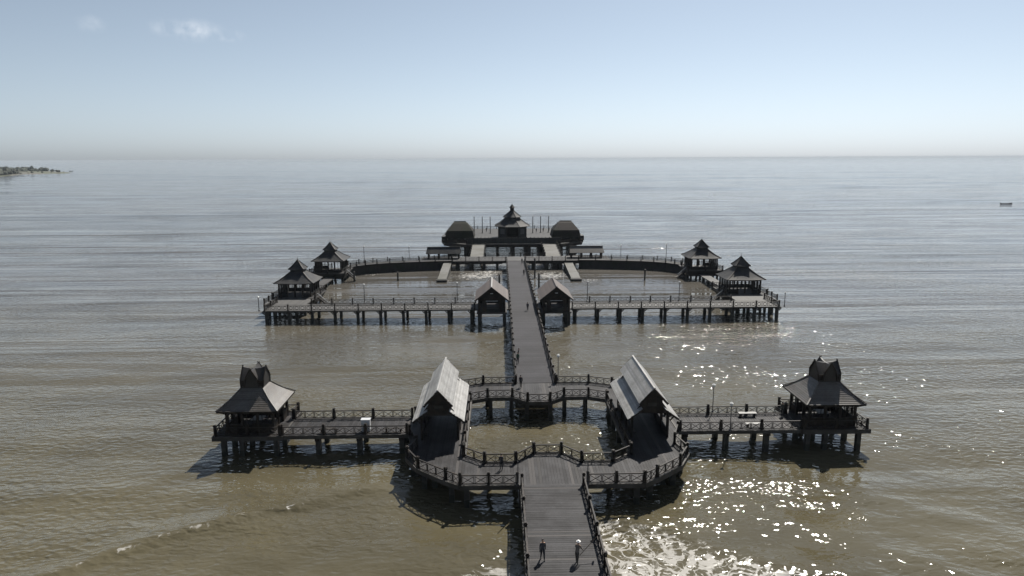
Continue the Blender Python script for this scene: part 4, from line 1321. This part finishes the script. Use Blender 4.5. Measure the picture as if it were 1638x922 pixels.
# ------------------------------------------------------------------ people
def cloth_mat(name, trouser, shirt, skin, waist=.53, neck=.845):
    m = bpy.data.materials.new(name); m.use_nodes = True
    t = m.node_tree; b = t.nodes['Principled BSDF']; b.inputs['Roughness'].default_value = .85
    tc = N(t, 'ShaderNodeTexCoord'); sx = N(t, 'ShaderNodeSeparateXYZ'); t.links.new(tc.outputs['Generated'], sx.inputs[0])
    cr_ = N(t, 'ShaderNodeValToRGB'); cr_.color_ramp.interpolation = 'CONSTANT'
    e = cr_.color_ramp.elements
    e[0].position = 0; e[0].color = (.02, .018, .016, 1)
    e[1].position = .05; e[1].color = (*trouser, 1)
    for p, c in ((waist, shirt), (neck, skin)):
        q = e.new(p); q.color = (*c, 1)
    t.links.new(sx.outputs[2], cr_.inputs[0]); t.links.new(cr_.outputs[0], b.inputs['Base Color'])
    return m
SKIN = (.36, .22, .15)
MAT['hair'] = mat('dark_hair', (.015, .012, .01), .6)
MAT['skin'] = mat('skin', SKIN, .6, .05)
MAT['hat'] = mat('white_hat_cloth', (.75, .74, .72), .8, .05)

def person(label, x, y, z, rz, trouser, shirt, stride=.0, arms=((.05, .0), (.05, .0)), lean=0.0, headgear='hair', near=False, height=1.7):
    g = thing('person', label, 'person', (x, y, z), rz, 'people on the pier')
    k = height / 1.7
    V, Ed, Rd = [], [], []
    def add(p, r, par=None):
        V.append((p[0] * k, p[1] * k, p[2] * k)); Rd.append(r if isinstance(r, tuple) else (r, r))
        if par is not None:
            Ed.append((par, len(V) - 1))
        return len(V) - 1
    ly = -lean                                      # faces -Y
    pel = add((0, 0, .93), (.135, .11))
    wai = add((0, ly * .3, 1.08), (.12, .095), pel)
    che = add((0, ly * .7, 1.27), (.15, .11), wai)
    nkb = add((0, ly * .95, 1.42), (.075, .075), che)
    nek = add((0, ly * 1.05, 1.49), .052, nkb)
    hd1 = add((0, ly * 1.1 - .012, 1.56), (.075, .088), nek)
    hd2 = add((0, ly * 1.15 - .008, 1.64), (.078, .095), hd1)
    add((0, ly * 1.17, 1.69), (.05, .06), hd2)
    hands = []
    for sx, (fw, out) in zip((-1, 1), arms):
        sh_ = add((sx * .17, ly * .85, 1.385), .062, che)
        el = add((sx * (.21 + out * .5), ly * .7 - fw * .45 + .02, 1.12 + abs(fw) * .05), .047, sh_)
        wr = add((sx * (.22 + out), ly * .6 - fw, .88 + abs(fw) * .35), .033, el)
        pa = add((sx * (.225 + out * 1.1), ly * .6 - fw * 1.15, .80 + abs(fw) * .38), (.036, .026), wr)
        hands.append(V[pa])
        if near:
            for fi in range(4):
                add((sx * (.22 + out * 1.1), ly * .6 - fw * 1.15 - .03 + fi * .02, .71 + abs(fw) * .38 + abs(fi - 1.3) * .008), .009, pa)
            add((sx * (.19 + out), ly * .6 - fw * 1.15 - .05, .76 + abs(fw) * .38), .010, pa)
    for sx in (-1, 1):
        st = stride * sx
        hp = add((sx * .085, 0, .88), .092, pel)
        kn = add((sx * .09, -st * .55 - .015, .49), .064, hp)
        an = add((sx * .09, -st + .03, .085), .042, kn)
        add((sx * .10, -st - .12, .045), (.042, .036), an)
    me = bpy.data.meshes.new('person_body')
    me.from_pydata(V, Ed, [])
    me.materials.append(cloth_mat('clothes_' + str(len(bpy.data.materials)), trouser, shirt, SKIN))
    o = obj('body', me, g)
    md = o.modifiers.new('skin', 'SKIN')
    if not me.skin_vertices:
        bm = bmesh.new(); bm.from_mesh(me); bm.verts.layers.skin.verify(); bm.to_mesh(me); bm.free()
    sv = me.skin_vertices[0].data
    for i, r in enumerate(Rd):
        sv[i].radius = (r[0] * k * 1.15, r[1] * k * 1.15); sv[i].use_root = (i == 0)
    md.use_smooth_shade = True
    ss = o.modifiers.new('sub', 'SUBSURF'); ss.levels = 2 if near else 1; ss.render_levels = 2 if near else 1
    hc = Vector(V[hd2])
    if headgear == 'hair':
        mb = MB().lathe([(.088 * k, -.03), (.096 * k, .02), (.085 * k, .07), (.045 * k, .105), (.01, .112)], 10)
        obj('hair', mb.mesh('hair', 'hair', True), g, hc + Vector((0, .022, .0)))
    else:
        mb = MB().lathe([(.17 * k, .02), (.165 * k, .035), (.105 * k, .04), (.098 * k, .10), (.06 * k, .13), (.01, .135)], 12)
        obj('hat', mb.mesh('hat', 'hat', True), g, hc)
    if near:
        f_ = MB().bar(hc + Vector((0, -.085, -.005)), hc + Vector((0, -.118, -.045)), .025, .022)
        obj('nose', f_.mesh('nose', 'skin'), g)
        for sx in (-1, 1):
            obj('eye', MB().box(hc + Vector((sx * .033, -.09, .005)), (.02, .012, .012)).mesh('eye', 'hair'), g)
    return g, [Vector(h) for h in hands]

person('person in dark clothes walking on the left of the shore footbridge', -1.71, 47.1, Z, math.radians(10), (.02, .021, .028), (.05, .048, .052), .2, ((.12, .03), (-.1, .02)), .02, near=True)
pg, ph = person('stooping person in white hat and brown clothes on the shore footbridge', .85, 46.6, Z, math.radians(150), (.06, .05, .04), (.13, .105, .085), .12, ((.32, .04), (.3, .02)), .2, 'hat', near=True)
person('person in dark clothes by the near lagoon railing, on the ring platform', -4.8, 62.4, Z, math.radians(200), (.02, .02, .022), (.04, .035, .035), .05)
person('person in black at the left foot of the long bridge', -2.1, 86.9, Z, math.radians(170), (.015, .015, .018), (.02, .02, .025), .12)
person('person in green jacket by the left rail of the long bridge', -2.2, 97.8, Z, math.radians(20), (.03, .03, .035), (.03, .07, .045), .08)
person('person in dark clothes leaning at the left rail, next to the green jacket', -2.1, 99.9, Z, math.radians(90), (.02, .02, .025), (.03, .035, .04), .0, lean=.1)
person('lone person in dark clothes midway along the long bridge between the huts', .76, 133.6, Z, math.radians(175), (.02, .022, .028), (.028, .03, .038), .15)
person('person walking on the far half of the long bridge, right side', 1.52, 175.3, Z, math.radians(10), (.018, .018, .02), (.02, .02, .026), .2)
person('person at the seaward end of the long bridge', 1.72, 195.8, Z, 0, (.03, .03, .03), (.18, .17, .16), .1)
person('person leaning on the seaward rail of the right walkway beside the pavilion', 28.4, 75.7, Z, math.radians(180), (.03, .028, .026), (.06, .055, .045), 0, lean=.1)
person('person on the right of the far platform, close to the domed pavilion', 9.8, 268.3, FZ, 0, (.02, .02, .02), (.03, .03, .04), .1)
person('person on the right of the far platform, between the tall poles', 12.6, 269.5, FZ, 0, (.02, .02, .02), (.04, .03, .03), .1)
person('person on the left of the far platform, beside the tall poles', -9.9, 271, FZ, 0, (.02, .02, .02), (.05, .04, .04), .1)
person('person at the seaward rail on the right of the far platform', 15.1, 272.7, FZ, 0, (.02, .02, .02), (.03, .03, .03), .1)
# the long pole held by the stooping person
pl = thing('long_pole', 'long thin pole held by the person in the white hat', 'pole', (0, 0, 0))
R_ = Matrix.Rotation(math.radians(150), 3, 'Z')
hw = Vector((.85, 46.6, Z)) + R_ @ ph[0]
beam('shaft', pl, hw + Vector((-.25, -.15, -.35)), hw + Vector((1.35, .9, .75)), .035, .035, 'dark')
beam('head', pl, hw + Vector((1.3, .7, .72)), hw + Vector((1.42, 1.15, .8)), .12, .2, 'dark')

# ------------------------------------------------------------------ skiff far right
bt = thing('skiff', 'small dark open boat alone on the water far to the right', 'boat', (339.3, 459.4, .4), math.radians(-6))
prof = [(-3.7, .0, .75), (-3.2, .75, .62), (-1.5, 1.0, .55), (.8, 1.0, .58), (2.6, .7, .75), (3.9, .05, 1.1)]
v, f = [], []
for x, hw_, zt in prof:
    hw_ = max(hw_, .05)
    v += [(x * .96, -hw_ * .45, -.3), (x, -hw_, zt), (x, -hw_ * .86, zt), (x * .95, -hw_ * .4, .1), (x * .95, hw_ * .4, .1), (x, hw_ * .86, zt), (x, hw_, zt), (x * .96, hw_ * .45, -.3)]
for i in range(len(prof) - 1):
    for j in range(8):
        a, b = 8 * i + j, 8 * i + (j + 1) % 8
        f.append((a, b, b + 8, a + 8))
f.append(tuple(range(7, -1, -1))); f.append(tuple(8 * (len(prof) - 1) + j for j in range(8)))
me = mesh_from('hull', v, f, 'hull')
bm = bmesh.new(); bm.from_mesh(me); bmesh.ops.recalc_face_normals(bm, faces=bm.faces); bm.to_mesh(me); bm.free()
obj('hull', me, bt)
for x in (-1.8, .2, 2.0):
    B('thwart', bt, (x, 0, .48), (.3, 1.6, .06), 'fascia')
B('outboard_motor', bt, (-3.75, 0, .7), (.4, .35, .8), 'metal')

# ------------------------------------------------------------------ sea haze
hz = obj('haze', MB().box((-4.8, 3000, 17.3), (36600, 36600, 38.6)).mesh('haze', []))
hz['kind'] = 'stuff'
hm = bpy.data.materials.new('sea_haze'); hm.use_nodes = True
t = hm.node_tree
for n in list(t.nodes):
    if n.type == 'BSDF_PRINCIPLED':
        t.nodes.remove(n)
pv = t.nodes.new('ShaderNodeVolumePrincipled')
pv.inputs['Color'].default_value = (0.58, 0.64, 0.70, 1)
pv.inputs['Density'].default_value = 0.00006
pv.inputs['Anisotropy'].default_value = 0.0
t.links.new(pv.outputs[0], t.nodes['Material Output'].inputs['Volume'])
hz.data.materials.append(hm)

dups = {k: v for k, v in LABELS.items() if len(v) > 1}
if dups:
    print('DUPLICATE LABELS', dups)
